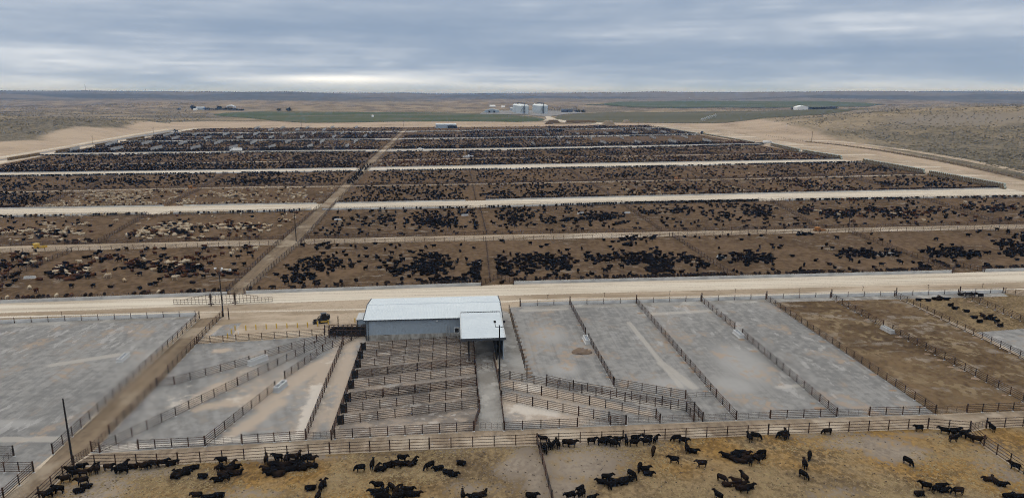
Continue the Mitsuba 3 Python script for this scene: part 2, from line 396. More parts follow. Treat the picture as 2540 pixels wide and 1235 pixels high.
# ------------------------------------------------------------------ mesh helpers
class MB:
    """Collects simple solids into one mesh."""

    def __init__(self):
        self.v, self.f, self.n = [], [], 0

    def add(self, v, f):
        v, f = np.asarray(v, float), np.asarray(f, int)
        self.v.append(v); self.f.append(f + self.n); self.n += len(v)
        return self

    def box(self, c, s, rz=0.0, R=None):
        x, y, z = np.array(s, float) / 2
        v = np.array([[i * x, j * y, k * z] for i in (-1, 1) for j in (-1, 1) for k in (-1, 1)])
        f = [[0, 1, 3], [0, 3, 2], [4, 6, 7], [4, 7, 5], [0, 4, 5], [0, 5, 1], [2, 3, 7], [2, 7, 6], [0, 2, 6], [0, 6, 4], [1, 5, 7], [1, 7, 3]]
        if R is None:
            ca, sa = math.cos(rz), math.sin(rz)
            R = np.array([[ca, -sa, 0], [sa, ca, 0], [0, 0, 1]])
        return self.add(v @ R.T + np.array(c, float), f)

    def bar(self, a, b, r, n=4, r2=None):
        a, b = np.array(a, float), np.array(b, float)
        d = b - a; d /= np.linalg.norm(d) + 1e-12
        u = np.cross(d, [0, 0, 1.0] if abs(d[2]) < 0.9 else [1.0, 0, 0]); u /= np.linalg.norm(u)
        w = np.cross(d, u)
        t = np.arange(n) * 2 * math.pi / n + math.pi / n
        ring = np.cos(t)[:, None] * u + np.sin(t)[:, None] * w
        r2 = r if r2 is None else r2
        i = np.arange(n); j = (i + 1) % n
        f = np.vstack([np.stack([i, j, j + n], 1), np.stack([i, j + n, i + n], 1), [[0, k + 1, k] for k in range(1, n - 1)], [[n, n + k, n + k + 1] for k in range(1, n - 1)]])
        return self.add(np.vstack([a + ring * r, b + ring * r2]), f)

    def loft(self, cs, us, ws, n=8):
        """Closed tube through centres cs; us and ws are the half axes of each ring."""
        cs, us, ws = np.asarray(cs, float), np.asarray(us, float), np.asarray(ws, float)
        t = np.arange(n) * 2 * math.pi / n
        v = (cs[:, None] + np.cos(t)[None, :, None] * us[:, None] + np.sin(t)[None, :, None] * ws[:, None]).reshape(-1, 3)
        m = len(cs); f = []
        for r in range(m - 1):
            for i in range(n):
                a, b = r * n + i, r * n + (i + 1) % n
                f += [[a, b, b + n], [a, b + n, a + n]]
        f += [[0, k + 1, k] for k in range(1, n - 1)] + [[(m - 1) * n, (m - 1) * n + k, (m - 1) * n + k + 1] for k in range(1, n - 1)]
        return self.add(v, f)

    def mesh(self):
        return np.vstack(self.v), np.vstack(self.f)

    def ply(self, m, smooth=False):
        return mikit.ply(self.mesh(), m, smooth=smooth)


def tri(poly):
    v, f = trimesh.creation.triangulate_polygon(poly, engine='earcut')
    v = np.array(v); f = np.array(f)
    a = v[f]
    ccw = np.cross(a[:, 1] - a[:, 0], a[:, 2] - a[:, 0]) > 0
    f[~ccw] = f[~ccw][:, ::-1]
    return v, f


def sheet(name, pts, m, z, label=None, world=False, kind='structure'):
    p = np.asarray(pts, float) if world else P(*np.array(pts, float).T)[:, :2]
    v, f = tri(sg.Polygon(p).buffer(0))
    k = key_for(name)
    scene[k] = mikit.ply((np.column_stack([v, np.full(len(v), z)]), f), m)
    labels[k] = {'kind': kind}
    if label: labels[k]['label'] = label
    return k


# ------------------------------------------------------------------ terrain
CORE = sg.Polygon(np.vstack([P([-40, 60, 440, 500, 560, 1100, 1500, 1700, 1860, 2150, 2560], [395, 378, 312, 300, 283, 279, 278, 280, 322, 352, 442])[:, :2],
                             [[420, 330], [420, -200], [-430, -200], [-420, 330]]]))


def hill(x, y):
    x, y = np.asarray(x, float), np.asarray(y, float)
    r = np.hypot(x, y)
    d = shapely.distance(CORE, shapely.points(x, y))
    ramp = np.clip(d / 260, 0, 1) ** 1.3
    p3 = np.stack([x, y, 0 * x], -1)
    roll = meshkit.fbm(p3 / 190, 4, 3) - 0.35
    big = meshkit.fbm(p3 / 900, 3, 8) - 0.45
    near = np.clip(1 - (r - 2500) / 2500, 0, 1)
    h = ramp * near * (10 * roll + 9 * big)

    def g(cx, cy, sx, sy, a, rot=0.0):
        c, s = math.cos(rot), math.sin(rot)
        u, v = (x - cx) * c + (y - cy) * s, -(x - cx) * s + (y - cy) * c
        return a * np.exp(-(u / sx) ** 2 - (v / sy) ** 2)
    h = h + np.clip(d / 90, 0, 1) * (g(700, 930, 300, 330, 25) + g(1250, 1500, 500, 500, 24))
    h = h + np.clip(d / 55, 0, 1) * (g(-600, 940, 90, 130, 13, 0.5) + g(-640, 620, 160, 190, 7) + g(-470, 1120, 150, 45, 9) + g(-900, 1000, 260, 300, 12))
    wild = np.clip(d / 500, 0, 1) * np.clip((r - 1500) / 2500, 0, 1)
    h = h + wild * (meshkit.fbm(p3 / 620, 4, 21) - 0.42) * 40 * np.clip(1 - (r - 5200) / 3000, 0, 1)
    px = CX + FOCAL * x / np.maximum(y * CP + EYE * SP, 1.0)
    az = np.degrees(np.arctan2(x, y))
    rise = np.interp(az, [-60, -40, -28, -23, -14, 0, 14, 22, 31, 37, 60], [60, 33, 31, 14, -1, -12, 12, 10, 26, 18, 40])   # ridge height above the eye at 9.5 km
    ridge = EYE + rise - 24 + 34 * (meshkit.fbm(p3 / 900, 4, 33) - 0.5)
    mid = (EYE - 20 + 60 * (meshkit.fbm(p3 / 1300, 4, 41) - 0.5)) * np.exp(-((r - 6300) / 900) ** 2)
    t = np.clip((r - 4200) / 5200, 0, 1)
    return h + ridge * t * t * (3 - 2 * t) + mid * np.clip((r - 4300) / 900, 0, 1)


th = np.radians(np.concatenate([np.linspace(-180, -50, 26)[:-1], np.linspace(-50, 50, 560), np.linspace(50, 180, 26)[1:-1]]))
rr = np.concatenate([[0.5, 30, 60, 100, 150, 200, 260, 320], np.geomspace(350, 14000, 230), [20000, 30000]])
gx, gy = rr[:, None] * np.sin(th)[None], rr[:, None] * np.cos(th)[None]
gz = hill(gx, gy)
gz[-2:] = gz[-3] - 30
nr, nt = gx.shape
ii, jj = np.meshgrid(np.arange(nr - 1), np.arange(nt), indexing='ij')
j2 = (jj + 1) % nt
quad = np.stack([ii * nt + jj, ii * nt + j2, (ii + 1) * nt + j2, (ii + 1) * nt + jj], -1).reshape(-1, 4)
quad = quad[:, ::-1]
scene['terrain'] = mikit.ply((np.stack([gx, gy, gz], -1).reshape(-1, 3), quad), 'm_terrain', smooth=True)
labels['terrain'] = {'kind': 'structure'}


def draped(name, pts, m, dz, step, label=None):
    """A sheet that follows the terrain."""
    p = P(*np.array(pts, float).T)[:, :2]
    poly = sg.Polygon(p).buffer(0)
    x0, y0, x1, y1 = poly.bounds
    xs, ys = np.arange(x0, x1 + step, step), np.arange(y0, y1 + step, step)
    v, f = [], []
    n = 0
    for a in xs[:-1]:
        for b in ys[:-1]:
            c = sg.box(a, b, a + step, b + step)
            if not poly.intersects(c): continue
            if poly.contains(c):
                w, t = np.array([[a, b], [a + step, b], [a + step, b + step], [a, b + step]]), np.array([[0, 1, 2], [0, 2, 3]])
                v.append(w); f.append(t + n); n += 4
                continue
            q = poly.intersection(c)
            for gq in getattr(q, 'geoms', [q]):
                if gq.geom_type == 'Polygon' and gq.area > 1e-3:
                    w, t = tri(gq)
                    v.append(w); f.append(t + n); n += len(w)
    v = np.vstack(v)
    k = key_for(name)
    scene[k] = mikit.ply((np.column_stack([v, hill(v[:, 0], v[:, 1]) + dz]), np.vstack(f)), m)
    labels[k] = {'kind': 'structure'}
    if label: labels[k]['label'] = label


draped('green_field', [(528, 286), (555, 281), (640, 278.6), (760, 278.6), (900, 279.5), (1100, 280.5), (1240, 284), (1310, 289), (1345, 295), (1350, 299), (1330, 302), (1280, 303.5), (1180, 301.5), (1000, 302),
                       (840, 305), (760, 305.5), (700, 302), (620, 294), (560, 289.5)], 'm_field', 0.5, 40)
draped('green_field', [(1370, 296), (1385, 289), (1420, 284), (1500, 279.5), (1700, 279), (1900, 280.5), (2080, 281.5), (2160, 284), (2100, 291), (1960, 298), (1840, 304), (1770, 306.5), (1640, 306), (1500, 304.5), (1400, 300.5)], 'm_stubble', 0.5, 40)
draped('green_field', [(1450, 262.5), (1500, 259.5), (1640, 256.5), (1800, 254.5), (2050, 256), (2150, 258.5), (2192, 262), (2150, 265), (2050, 267), (1880, 270), (1700, 271), (1560, 268.5)], 'm_field', 1.5, 60)

# ------------------------------------------------------------------ feedlot lines (readings from left to right)
def line(*pts):
    a = np.array(pts, float)
    return a


ROAD = [  # (south edge, north edge) of each feed road from the nearest to the farthest
    (line((-260, 797), (0, 788), (490, 776), (900, 768), (1290, 747), (1900, 733), (2487, 719), (2800, 711)), line((-260, 761), (0, 752.5), (545, 732), (610, 729), (1190, 708.5), (1275, 705), (1900, 689), (2360, 677), (2440, 674.5), (2800, 665))),
    (line((-260, 547), (0, 538), (430, 530), (640, 526), (780, 520.5), (1160, 515.5), (1540, 505), (1900, 498), (2540, 488), (2900, 481)), line((-260, 525), (0, 518.5), (640, 508), (830, 505.5), (1155, 498.5), (1900, 480.5), (2490, 468), (2900, 459))),
    (line((-120, 441), (0, 438.5), (600, 429.5), (850, 425.5), (920, 424), (1260, 420), (1650, 413), (1900, 407.5), (2135, 402.5)), line((-120, 432), (0, 430), (640, 422), (915, 417), (1240, 410.4), (1900, 399.5), (2090, 396))),
    (line((100, 386.5), (640, 379), (940, 376.6), (1260, 373.4), (1880, 360), (1892, 359.5)), line((135, 381.5), (640, 376), (960, 372), (1260, 368.5), (1880, 357.2), (1895, 356.8))),
    (line((300, 353), (640, 350), (975, 346.8), (1260, 343.7), (1735, 335)), line((318, 351), (640, 348), (985, 344.6), (1260, 341.5), (1735, 333))),
    (line((405, 333.5), (640, 331.5), (1000, 328), (1240, 325), (1650, 319)), line((412, 331.7), (640, 329.8), (1000, 326.3), (1240, 323.4), (1650, 317.4))),
]
ALLEY = [  # (south fence, north fence) of the drover's alley in the middle of each block of pens
    (line((-260, 638), (0, 627), (620, 609), (755, 605), (1200, 597), (1660, 586.5), (1900, 580.5), (2540, 567), (2800, 561)), line((-260, 621), (0, 611), (620, 596), (765, 593), (1200, 583), (1640, 575), (1900, 570), (2540, 556), (2800, 550))),
    (line((-150, 482), (0, 479), (640, 466), (830, 464), (1240, 457.5), (1460, 453), (1900, 444.5), (2300, 434.5)), line((-150, 478.5), (0, 475.5), (640, 462.7), (830, 461), (1240, 454.6), (1455, 450.2), (1900, 441.6), (2290, 432))),
    (line((10, 411.5), (640, 403), (920, 399), (1240, 393.2), (1900, 383), (1988, 381.2)), line((14, 409.8), (640, 401.3), (920, 397.3), (1240, 391.6), (1900, 381.4), (1980, 379.8))),
    (line((215, 368.4), (640, 366), (960, 364), (1240, 358.7), (1820, 350.4)), line((218, 367.3), (640, 364.9), (960, 362.9), (1240, 357.7), (1815, 349.4))),
    (line((365, 341.4), (640, 339), (1000, 336), (1240, 333), (1690, 326.2)), line((367, 340.6), (640, 338.3), (1000, 335.4), (1240, 332.3), (1686, 325.6))),
]
TOP = line((440, 322), (540, 318.5), (1000, 316.5), (1240, 315), (1600, 311))
DROVE_L = line((562, 726), (640, 652), (700, 596), (785, 520.5), (880, 430), (952, 365), (1000, 321.5))
DROVE_R = line((606, 729), (680, 660), (745, 605), (832, 505.5), (918, 418), (972, 362), (1013, 321))


def yat(ln, x):
    return np.interp(x, ln[:, 0], ln[:, 1])


def xat(ln, y):
    o = np.argsort(ln[:, 1])
    return np.interp(y, ln[o, 1], ln[o, 0])


def strip(name, low, up, m, z, label=None):
    return sheet(name, np.vstack([low, up[::-1]]), m, z, label)


strip('pen_floor', ROAD[0][1], ROAD[1][0], 'm_manure', 0.006)
strip('pen_floor', ROAD[1][1][:-1], ROAD[2][0], 'm_manure', 0.006)
strip('pen_floor', ROAD[2][1], TOP, 'm_manure', 0.006)
for k, (a, b) in enumerate(ROAD):
    strip('feed_road' if k else 'dirt_road', a, b, 'm_road', 0.014 if k < 2 else 0.03 if k < 4 else 0.06)
sheet('churned_verge', [(-260, 793), (0, 785), (490, 773), (900, 765), (1290, 744), (1900, 730.5), (2487, 717), (2800, 709), (2800, 691), (2440, 702), (1900, 716), (1275, 732), (900, 743), (545, 757), (0, 776), (-260, 785)], 'm_yard', 0.018)
for k, (a, b) in enumerate(ALLEY):
    strip('drover_alley', a, b, 'm_yard', 0.012 if k < 1 else 0.03 if k < 3 else 0.06)
sheet('cattle_lane', np.vstack([DROVE_L, DROVE_R[::-1]]), 'm_alley', 0.02)
sheet('service_road', [(1800, 338), (1905, 361), (2010, 379), (2140, 401), (2310, 432), (2500, 468), (2700, 508), (2900, 498), (2700, 478), (2540, 452), (2330, 413), (2140, 379), (2020, 362), (1905, 346), (1800, 325), (1640, 311), (1600, 312), (1680, 322)], 'm_yard', 0.022)
draped('hill_track', [(1990, 349), (2100, 355), (2250, 375), (2400, 402), (2540, 431), (2700, 466), (2700, 457), (2540, 425), (2400, 397), (2250, 371.5), (2100, 352), (1990, 346.5)], 'm_yard', 0.12, 8)
# concrete pad strip on the far left
sheet('concrete_pad', [(-60, 402), (0, 396), (150, 370), (330, 338), (428, 322), (437, 323.5), (400, 333), (270, 352), (150, 373), (0, 399), (-60, 409)], 'm_gravel', 0.03)
sheet('pale_verge', [(-60, 402), (0, 393.5), (150, 367.5), (330, 336), (425, 321), (412, 320.5), (330, 333), (150, 364.5), (0, 389), (-60, 397)], 'm_road', 0.026)
sheet('pale_verge', [(-60, 410), (0, 400.5), (150, 374.5), (270, 353.5), (400, 334), (437, 324), (480, 318), (500, 318), (405, 335), (310, 352), (215, 367), (110, 386), (0, 405), (-60, 416)], 'm_road', 0.022)

# ------------------------------------------------------------------ yard sheets
sheet('yard_ground', [(-260, 797), (0, 788), (490, 776), (900, 768), (1290, 747), (1900, 733), (2487, 719), (2800, 711), (3300, 1300), (1400, 1340), (-900, 1340)], 'm_yard', 0.004)
sheet('gravel_pen', [(-400, 836), (0, 806), (482, 788), (135, 1122), (40, 1200), (-20, 1250), (-900, 1300)], 'm_gravel', 0.009)
sheet('sorting_pen_floor', [(489, 853), (640, 845), (805, 833), (906, 838), (906, 866), (831, 1088), (228, 1124)], 'm_sort', 0.009)
sheet('gravel_pen', [(520, 833), (555, 806), (600, 800), (575, 832)], 'm_gravel', 0.009)
sheet('sorting_pen_slab', [(906, 866), (906, 835), (1180, 830), (1178, 905), (1190, 1068), (831, 1089)], 'm_penslab', 0.013)
sheet('concrete_lane', [(1176, 846), (1222, 846), (1252, 1067), (1189, 1068), (1179, 905)], 'm_slab', 0.017)
sheet('concrete_apron', [(1240, 768), (1263, 775), (1308, 934), (1241, 936), (1226, 846)], 'm_slab', 0.013)
sheet('gravel_pen', [(1264, 762), (1905, 744), (2320, 1027), (1745, 1046), (1700, 990), (1523, 959), (1240, 936), (1300, 930)], 'm_gravel', 0.009)
sheet('sorting_pen_floor', [(1241, 937), (1523, 960), (1700, 991), (1744, 1046), (1252, 1067)], 'm_sort', 0.013)
sheet('dung_pen', [(1905, 744), (2219, 735), (2700, 965), (2700, 1012), (2320, 1027)], 'm_dung', 0.009)
sheet('straw_pen', [(2221, 735), (2378, 731), (2580, 812), (2420, 824)], 'm_straw', 0.009)
sheet('gravel_pen', [(2420, 824), (2580, 812), (2820, 910), (2700, 965)], 'm_gravel', 0.009)
sheet('straw_pen', [(2380, 731), (2486, 728), (2760, 765), (2760, 885)], 'm_straw', 0.009)
sheet('straw_pen', [(96, 1240), (185, 1158), (440, 1152), (818, 1126), (1065, 1114), (1331, 1104), (1345, 1140), (1368, 1240), (1400, 1340), (-30, 1340)], 'm_straw', 0.009)
sheet('straw_pen', [(1333, 1104), (1545, 1095), (1905, 1078), (2301, 1063), (2405, 1071), (2437, 1105), (2540, 1175), (2720, 1300), (2720, 1340), (1402, 1340), (1370, 1240), (1347, 1140)], 'm_straw', 0.009)
sheet('straw_pen', [(2408, 1070), (2446, 1062), (2760, 1046), (2860, 1260), (2725, 1300), (2542, 1174), (2440, 1104)], 'm_straw', 0.009)
sheet('back_lane', [(186, 1151), (228, 1126), (509, 1109), (831, 1091), (1252, 1068), (1744, 1048), (2320, 1029), (2800, 1007), (2800, 1042), (2446, 1060), (2405, 1069), (2301, 1061), (1905, 1076), (1545, 1093), (1331, 1102), (1065, 1112), (818, 1124), (440, 1150)], 'm_backlane', 0.007)
sheet('cattle_lane', [(497, 790), (553, 784), (410, 935), (226, 1121), (184, 1150), (98, 1236), (-20, 1340), (-160, 1340), (60, 1200), (133, 1128)], 'm_alley', 0.015)


# ------------------------------------------------------------------ pipe fences and gates
OR2 = ['first', 'second', 'third', 'fourth', 'fifth', 'sixth', 'seventh', 'eighth', 'ninth', 'tenth', 'eleventh', 'twelfth']


def nth(i):
    i += 1
    return OR2[i - 1] if i <= 12 else f'{i}{"th" if 10 <= i % 100 <= 20 else {1: "st", 2: "nd", 3: "rd"}.get(i % 10, "th")}'


POST = MB().bar([0, 0, -0.1], [0, 0, 1], 0.08, 8).ply('m_rust', 40)          # unit height
THICK = MB().bar([0, 0, -0.1], [0, 0, 1], 0.115, 8).ply('m_rust', 40)
RAIL = MB().bar([0, 0, 0], [1, 0, 0], 0.05, 6).ply('m_rust', 40)            # unit length
THIN = MB().bar([0, 0, 0], [1, 0, 0], 0.03, 5).ply('m_rust', 40)
GRAIL = MB().bar([0, 0, 0], [1, 0, 0], 0.04, 6).ply('m_galv', 40)


def ground(p):
    return hill(p[..., 0], p[..., 1])


def rail_tw(a, b, thick=1.0):
    d = np.array(b, float) - np.array(a, float)
    L = float(np.linalg.norm(d))
    return T().translate([float(v) for v in a]).rotate([0, 0, 1], math.degrees(math.atan2(d[1], d[0]))).rotate([0, 1, 0], -math.degrees(math.asin(d[2] / L))).scale([L, thick, thick])


def fence(label, pts, h=1.55, gap=2.6, rails=5, name='pipe_fence', cat='fence', group=None, foot=True, ends=True, detail=2, world=False, rail=None, rmin=0.22, fat=1.0):
    """detail 2: posts and rails are parts; 1: rails are parts, posts joined; 0: one mesh."""
    w = np.asarray(pts, float) if world else P(*np.array(pts, float).T)[:, :2]
    k = thing(name, label, cat, group)
    posts, segs = [], []
    for i in range(len(w) - 1):
        L = np.linalg.norm(w[i + 1] - w[i])
        n = max(1, int(round(L / gap)))
        for j in range(n + (i == len(w) - 2)):
            posts.append((w[i] + (w[i + 1] - w[i]) * j / n, (j in (0, n)) and ends))
        segs.append((w[i], w[i + 1]))
    zs = np.linspace(rmin, h - 0.07, rails)
    rail = rail or RAIL
    if detail == 0:
        mb = MB()
        for p, e in posts:
            z = float(ground(p)); mb.bar([*p, z - 0.1], [*p, z + h], 0.07 * fat, 4)
        for a, b in segs:
            za, zb = float(ground(a)), float(ground(b))
            for z in zs: mb.bar([*a, za + z], [*b, zb + z], 0.035 * fat, 3)
        scene[k] = mb.ply('m_rust')
        return k
    if detail == 2:
        for p, e in posts:
            part(k, 'post', THICK if e else POST, T().translate([float(p[0]), float(p[1]), 0.0]).scale([fat, fat, h + (0.12 if e else 0.03)]))
    else:
        mb = MB()
        for p, e in posts: mb.bar([*p, -0.1], [*p, h], 0.062 * fat, 5)
        part(k, 'post', mb.ply('m_rust'), kind='stuff')
    for a, b in segs:
        for z in zs: part(k, 'rail', rail, rail_tw([*a, z], [*b, z], fat))
    if foot and detail == 2:
        mb = MB()
        for p, e in posts: mb.bar([*p, -0.05], [*p, 0.09], 0.24 if rng.random() < 0.8 else 0.15, 7, 0.16)
        part(k, 'footing', mb.ply('m_tin'), kind='stuff')
    return k


def gate(label, a, b, h=1.35, verts=3, rails=5, group=None, world=False):
    w = np.asarray([a, b], float) if world else P(*np.array([a, b], float).T)[:, :2]
    k = thing('pipe_gate', label, 'gate', group)
    d = w[1] - w[0]; L = np.linalg.norm(d); d = d / L
    a3, b3 = w[0] + d * 0.12, w[1] - d * 0.12
    for z in np.linspace(0.3, h, rails): part(k, 'rail', THIN, rail_tw([*a3, z], [*b3, z]))
    for t in np.linspace(0, 1, verts + 2):
        q = a3 + (b3 - a3) * t
        part(k, 'upright', THIN, T().translate([float(q[0]), float(q[1]), 0.3]).rotate([0, 1, 0], -90).scale([h - 0.3, 1, 1]))
    return k


F = fence
F('long pipe fence left of the brown drover lane, beside the big grey pen', [(132, 1127), (495, 790)], h=1.75, gap=2.75)
F('upper pipe fence right of the brown lane, down to the first gate', [(553, 784), (418, 926)], h=1.7, gap=2.6)
F('pipe fence on the right side of the brown lane, lower half beside the sorting pens', [(390, 958), (272, 1078)], h=1.7, gap=2.6)
gate('narrow gate between the two halves of the lane-side fence, above the lower sorting pen', (418, 926), (390, 958))
gate('gate closing the lane side between the lower fence end and the corner post', (272, 1078), (228, 1120), verts=4)
F('short stout pipe panel at the lower left corner of the sorting pens', [(228, 1121), (248, 1123.5)], h=1.75, gap=2.6)
F('straight pipe fence closing the top of the sorting pens below the yellow bollards', [(489, 853), (805, 832)], h=1.6, gap=2.55)
F('uppermost slanting sorting fence, lower stretch left of its long trough', [(389, 958), (433, 955), (619, 903)], h=1.65, gap=2.7)
F('uppermost slanting sorting fence, upper stretch right of its long trough', [(659, 888), (786, 849), (818, 838)], h=1.65, gap=2.7)
gate('thin gate panel standing behind the long trough in the uppermost slanting fence', (620, 902), (658, 889), h=1.2, verts=2, rails=2)
F('middle slanting sorting fence running from the lower left corner to the chute', [(248, 1123), (590, 958), (755, 876), (832, 842)], h=1.7, gap=2.75)
F('lowest slanting sorting fence, lower stretch left of the white framed trough', [(509, 1107), (683, 968)], h=1.7, gap=2.7)
F('lowest slanting sorting fence, upper stretch right of the white framed trough', [(707, 941), (801, 874), (872, 843)], h=1.65, gap=2.6)
F('steep rusty fence from the chute down to the back lane, left of the concrete pens', [(759, 1090), (810, 960), (852, 856)], h=1.75, gap=2.3, foot=False)
F('short fence wing from the top of the steep rusty fence to the chute', [(852, 856), (890, 836)], h=1.6, gap=2.6, foot=False)
# south edge of the sorting yard, left to right
gate('first gate from the left along the back lane edge of the sorting yard', (249, 1124), (343, 1115), verts=3)
F('first fence panel from the left along the back lane edge of the sorting yard', [(344, 1115), (509, 1107)], h=1.65, gap=2.75)
gate('second gate from the left along the back lane edge, below the lowest slanting fence', (510, 1107), (600, 1102), verts=3)
F('second fence panel from the left along the back lane edge of the sorting yard', [(601, 1102), (759, 1091)], h=1.65, gap=2.7)
gate('third gate from the left along the back lane edge, beside the steep rusty fence', (760, 1091), (830, 1089), verts=3)
F('long fence panel along the back lane below the concrete sorting pens', [(831, 1089), (1175, 1069)], h=1.7, gap=2.75)
gate('gate across the foot of the pale concrete lane by the back lane', (1189, 1067), (1249, 1067), verts=3)
F('fence panel along the back lane just right of the pale concrete lane', [(1250, 1068), (1432, 1059)], h=1.6, gap=2.85)
gate('thin gate along the back lane right of the panel beside the pale lane', (1434, 1059), (1513, 1055), verts=2)
F('short stout panel between two thin gates below the lowest right slanting fence', [(1514, 1055), (1553, 1054)], h=1.65, gap=2.6)
gate('thin gate along the back lane right of the short stout panel', (1556, 1052), (1636, 1050), verts=2)
gate('thin gate below the end of the long parallel slanting fences', (1640, 1050), (1721, 1047), verts=2)
gate('small gate between two corner posts left of the first open grey pen', (1722, 1047), (1743, 1046), verts=1)
gate('thin wide gate at the foot of the grey pen with the narrow end', (1745, 1046), (1826, 1042.5), verts=2)
gate('thin gate at the foot of the middle grey pen', (1828, 1043), (1909, 1039.5), verts=2)
F('fence panel at the foot of the middle grey pen along the back lane', [(1910, 1039.5), (2075, 1034)], h=1.6, gap=2.85)
gate('thin gate at the foot of the rightmost grey pen', (2077, 1034), (2155, 1031.5), verts=2)
F('fence panel at the foot of the rightmost grey pen along the back lane', [(2156, 1031.5), (2320, 1027.5)], h=1.6, gap=2.85)
gate('thin gate at the foot of the dark dung pen', (2322, 1027.5), (2397, 1024), verts=2)
F('fence panel along the back lane at the foot of the dung pens, right edge', [(2398, 1024), (2700, 1011)], h=1.6, gap=2.85)
# the fence between the back lane and the straw pens
F('long fence between the back lane and the left straw pen, down to the divider', [(184, 1156), (442, 1150), (818, 1124), (1065, 1112.5), (1332, 1101)], h=1.75, gap=3.2, rails=4, foot=False)
F('long fence between the back lane and the big golden straw pen', [(1332, 1101), (1545, 1093), (1905, 1077), (2301, 1062)], h=1.75, gap=3.2, rails=4, foot=False)
F('angled corner fence bending down to the right edge from the golden straw pen', [(2301, 1062), (2405, 1070), (2440, 1105), (2540, 1175), (2640, 1245)], h=1.75, gap=3.2, rails=4, foot=False)
F('fence along the top of the small straw pen at the right edge', [(2446, 1061), (2760, 1047)], h=1.7, gap=3.2, rails=4, foot=False)
gate('slanting gate between the corner fence and the right edge straw pen', (2407, 1069), (2445, 1061), verts=3)
F('fence seen almost end on that divides the two foreground straw pens', [(1332, 1101), (1346, 1150), (1369, 1243), (1384, 1300)], h=1.6, gap=2.9, rails=4, foot=False)
F('fence of the left straw pen running down the lane to the bottom left corner', [(184, 1156), (98, 1236), (40, 1290)], h=1.7, gap=2.8, rails=4, foot=False)
gate('pair of lane gates beside the tall left pole', (184, 1153), (222, 1128), verts=5)
F('short fence entering from the left edge under the big grey pen', [(-60, 1131), (35, 1131)], h=1.65, gap=2.9)
gate('slanting thin gate below the short left edge fence', (34, 1132), (0, 1164), verts=2)
F('lower short fence entering from the left edge, with a heavy end post', [(-60, 1171.5), (84, 1171)], h=1.65, gap=2.0)
F('fence slanting down to the bottom left corner from the heavy end post', [(84, 1171), (10, 1238), (-40, 1285)], h=1.65, gap=2.8)
# the concrete sorting pens
ROWS = [((906, 868), (1173, 846)), ((899, 889), (1175, 861)), ((893, 911), (1177, 882)), ((885, 938), (1177, 904.5)), ((876, 963), (1179, 927)), ((867, 996), (1182, 956)), ((858, 1023), (1184, 982.5)), ((850, 1052), (1186, 1010))]
ORD = ['first', 'second', 'third', 'fourth', 'fifth', 'sixth', 'seventh', 'eighth', 'ninth', 'tenth']
PANEL = MB().box([0, 0, 0.85], [1, 0.05, 1.6]).box([-0.5, 0, 0.9], [0.12, 0.12, 1.8]).box([0.5, 0, 0.9], [0.12, 0.12, 1.8]).ply('m_dark')
for i, (a, b) in enumerate(ROWS):
    F(f'{ORD[i]} cross fence below the barn in the concrete sorting pens', [a, b], h=1.6, gap=2.75, foot=False, group=None)
    if i in (3, 5):
        a2, b2 = P(*a)[:2] + [0.1, 0.55], P(*b)[:2] + [0.0, 0.55]
        F(f'second line of rails just behind the {ORD[i]} cross fence', [a2, b2], h=1.55, gap=5.5, foot=False, world=True, ends=False)
    p = P(a[0] - 4.5, a[1] + 1.0)
    q = P(*b) - P(*a)
    solo('man_gate', PANEL, f'dark solid gate panel at the left end of the {ORD[i]} cross fence', 'gate', tw=place(p, math.atan2(q[1], q[0]) + 0.12))
F('fence of close posts along the left ends of the concrete sorting pens', [(897, 868), (822, 1090)], h=1.55, gap=1.6, foot=False)
F('fence on the left edge of the pale lane below the barn canopy', [(1176, 866), (1186, 985), (1190, 1012)], h=1.5, gap=2.6, foot=False)
F('short fence wing slanting to the foot of the pale concrete lane', [(1190, 1022), (1176, 1068)], h=1.6, gap=2.2, foot=False)
F('rusty fence along the right edge of the pale concrete lane', [(1225, 895), (1239, 963), (1251, 1067)], h=1.6, gap=2.7, foot=False)
gate('thin gate across the pale lane just below the canopy', (1180, 921), (1224, 914), verts=2)
# right-hand slanting fences
F('uppermost right slanting fence, first stretch from the pale lane', [(1236, 934), (1265, 940.5), (1355, 957)], h=1.6, gap=2.8, foot=False)
F('near one of two parallel slanting fences right of the pale lane', [(1355, 957), (1443, 975), (1550, 996), (1702, 1020)], h=1.65, gap=2.8, foot=False)
F('far one of two parallel slanting fences right of the pale lane', [(1356, 950), (1422, 964.5), (1642, 1004.5), (1722, 1019.5)], h=1.65, gap=2.8, foot=False)
F('middle right slanting fence from the pale lane to the back lane', [(1239, 962), (1343, 980), (1462, 1004), (1627, 1037)], h=1.65, gap=2.9, foot=False)
F('lowest right slanting fence from the pale lane to the short stout panel', [(1244, 990.5), (1321, 1007), (1435, 1031), (1510, 1044), (1552, 1053)], h=1.65, gap=2.8, foot=False)
F('slanting fence at the foot of the second grey pen', [(1523, 959), (1700, 990.5)], h=1.7, gap=2.75)
gate('slanting gate from the second grey pen down to the small corner gate', (1701, 992), (1743, 1045), verts=3)
F('short steep fence at the end of the near parallel slanting fence', [(1702, 1020), (1721, 1046)], h=1.6, gap=2.0, foot=False)
F('short steep fence at the end of the far parallel slanting fence', [(1722, 1020), (1743, 1045)], h=1.6, gap=2.0, foot=False)
F('short steep fence at the end of the middle right slanting fence', [(1627, 1037), (1637, 1049)], h=1.6, gap=2.0, foot=False)
gate('pale thin gate across the narrow end of the second grey pen', (1703, 989), (1772, 985), h=1.1, verts=2, rails=3)
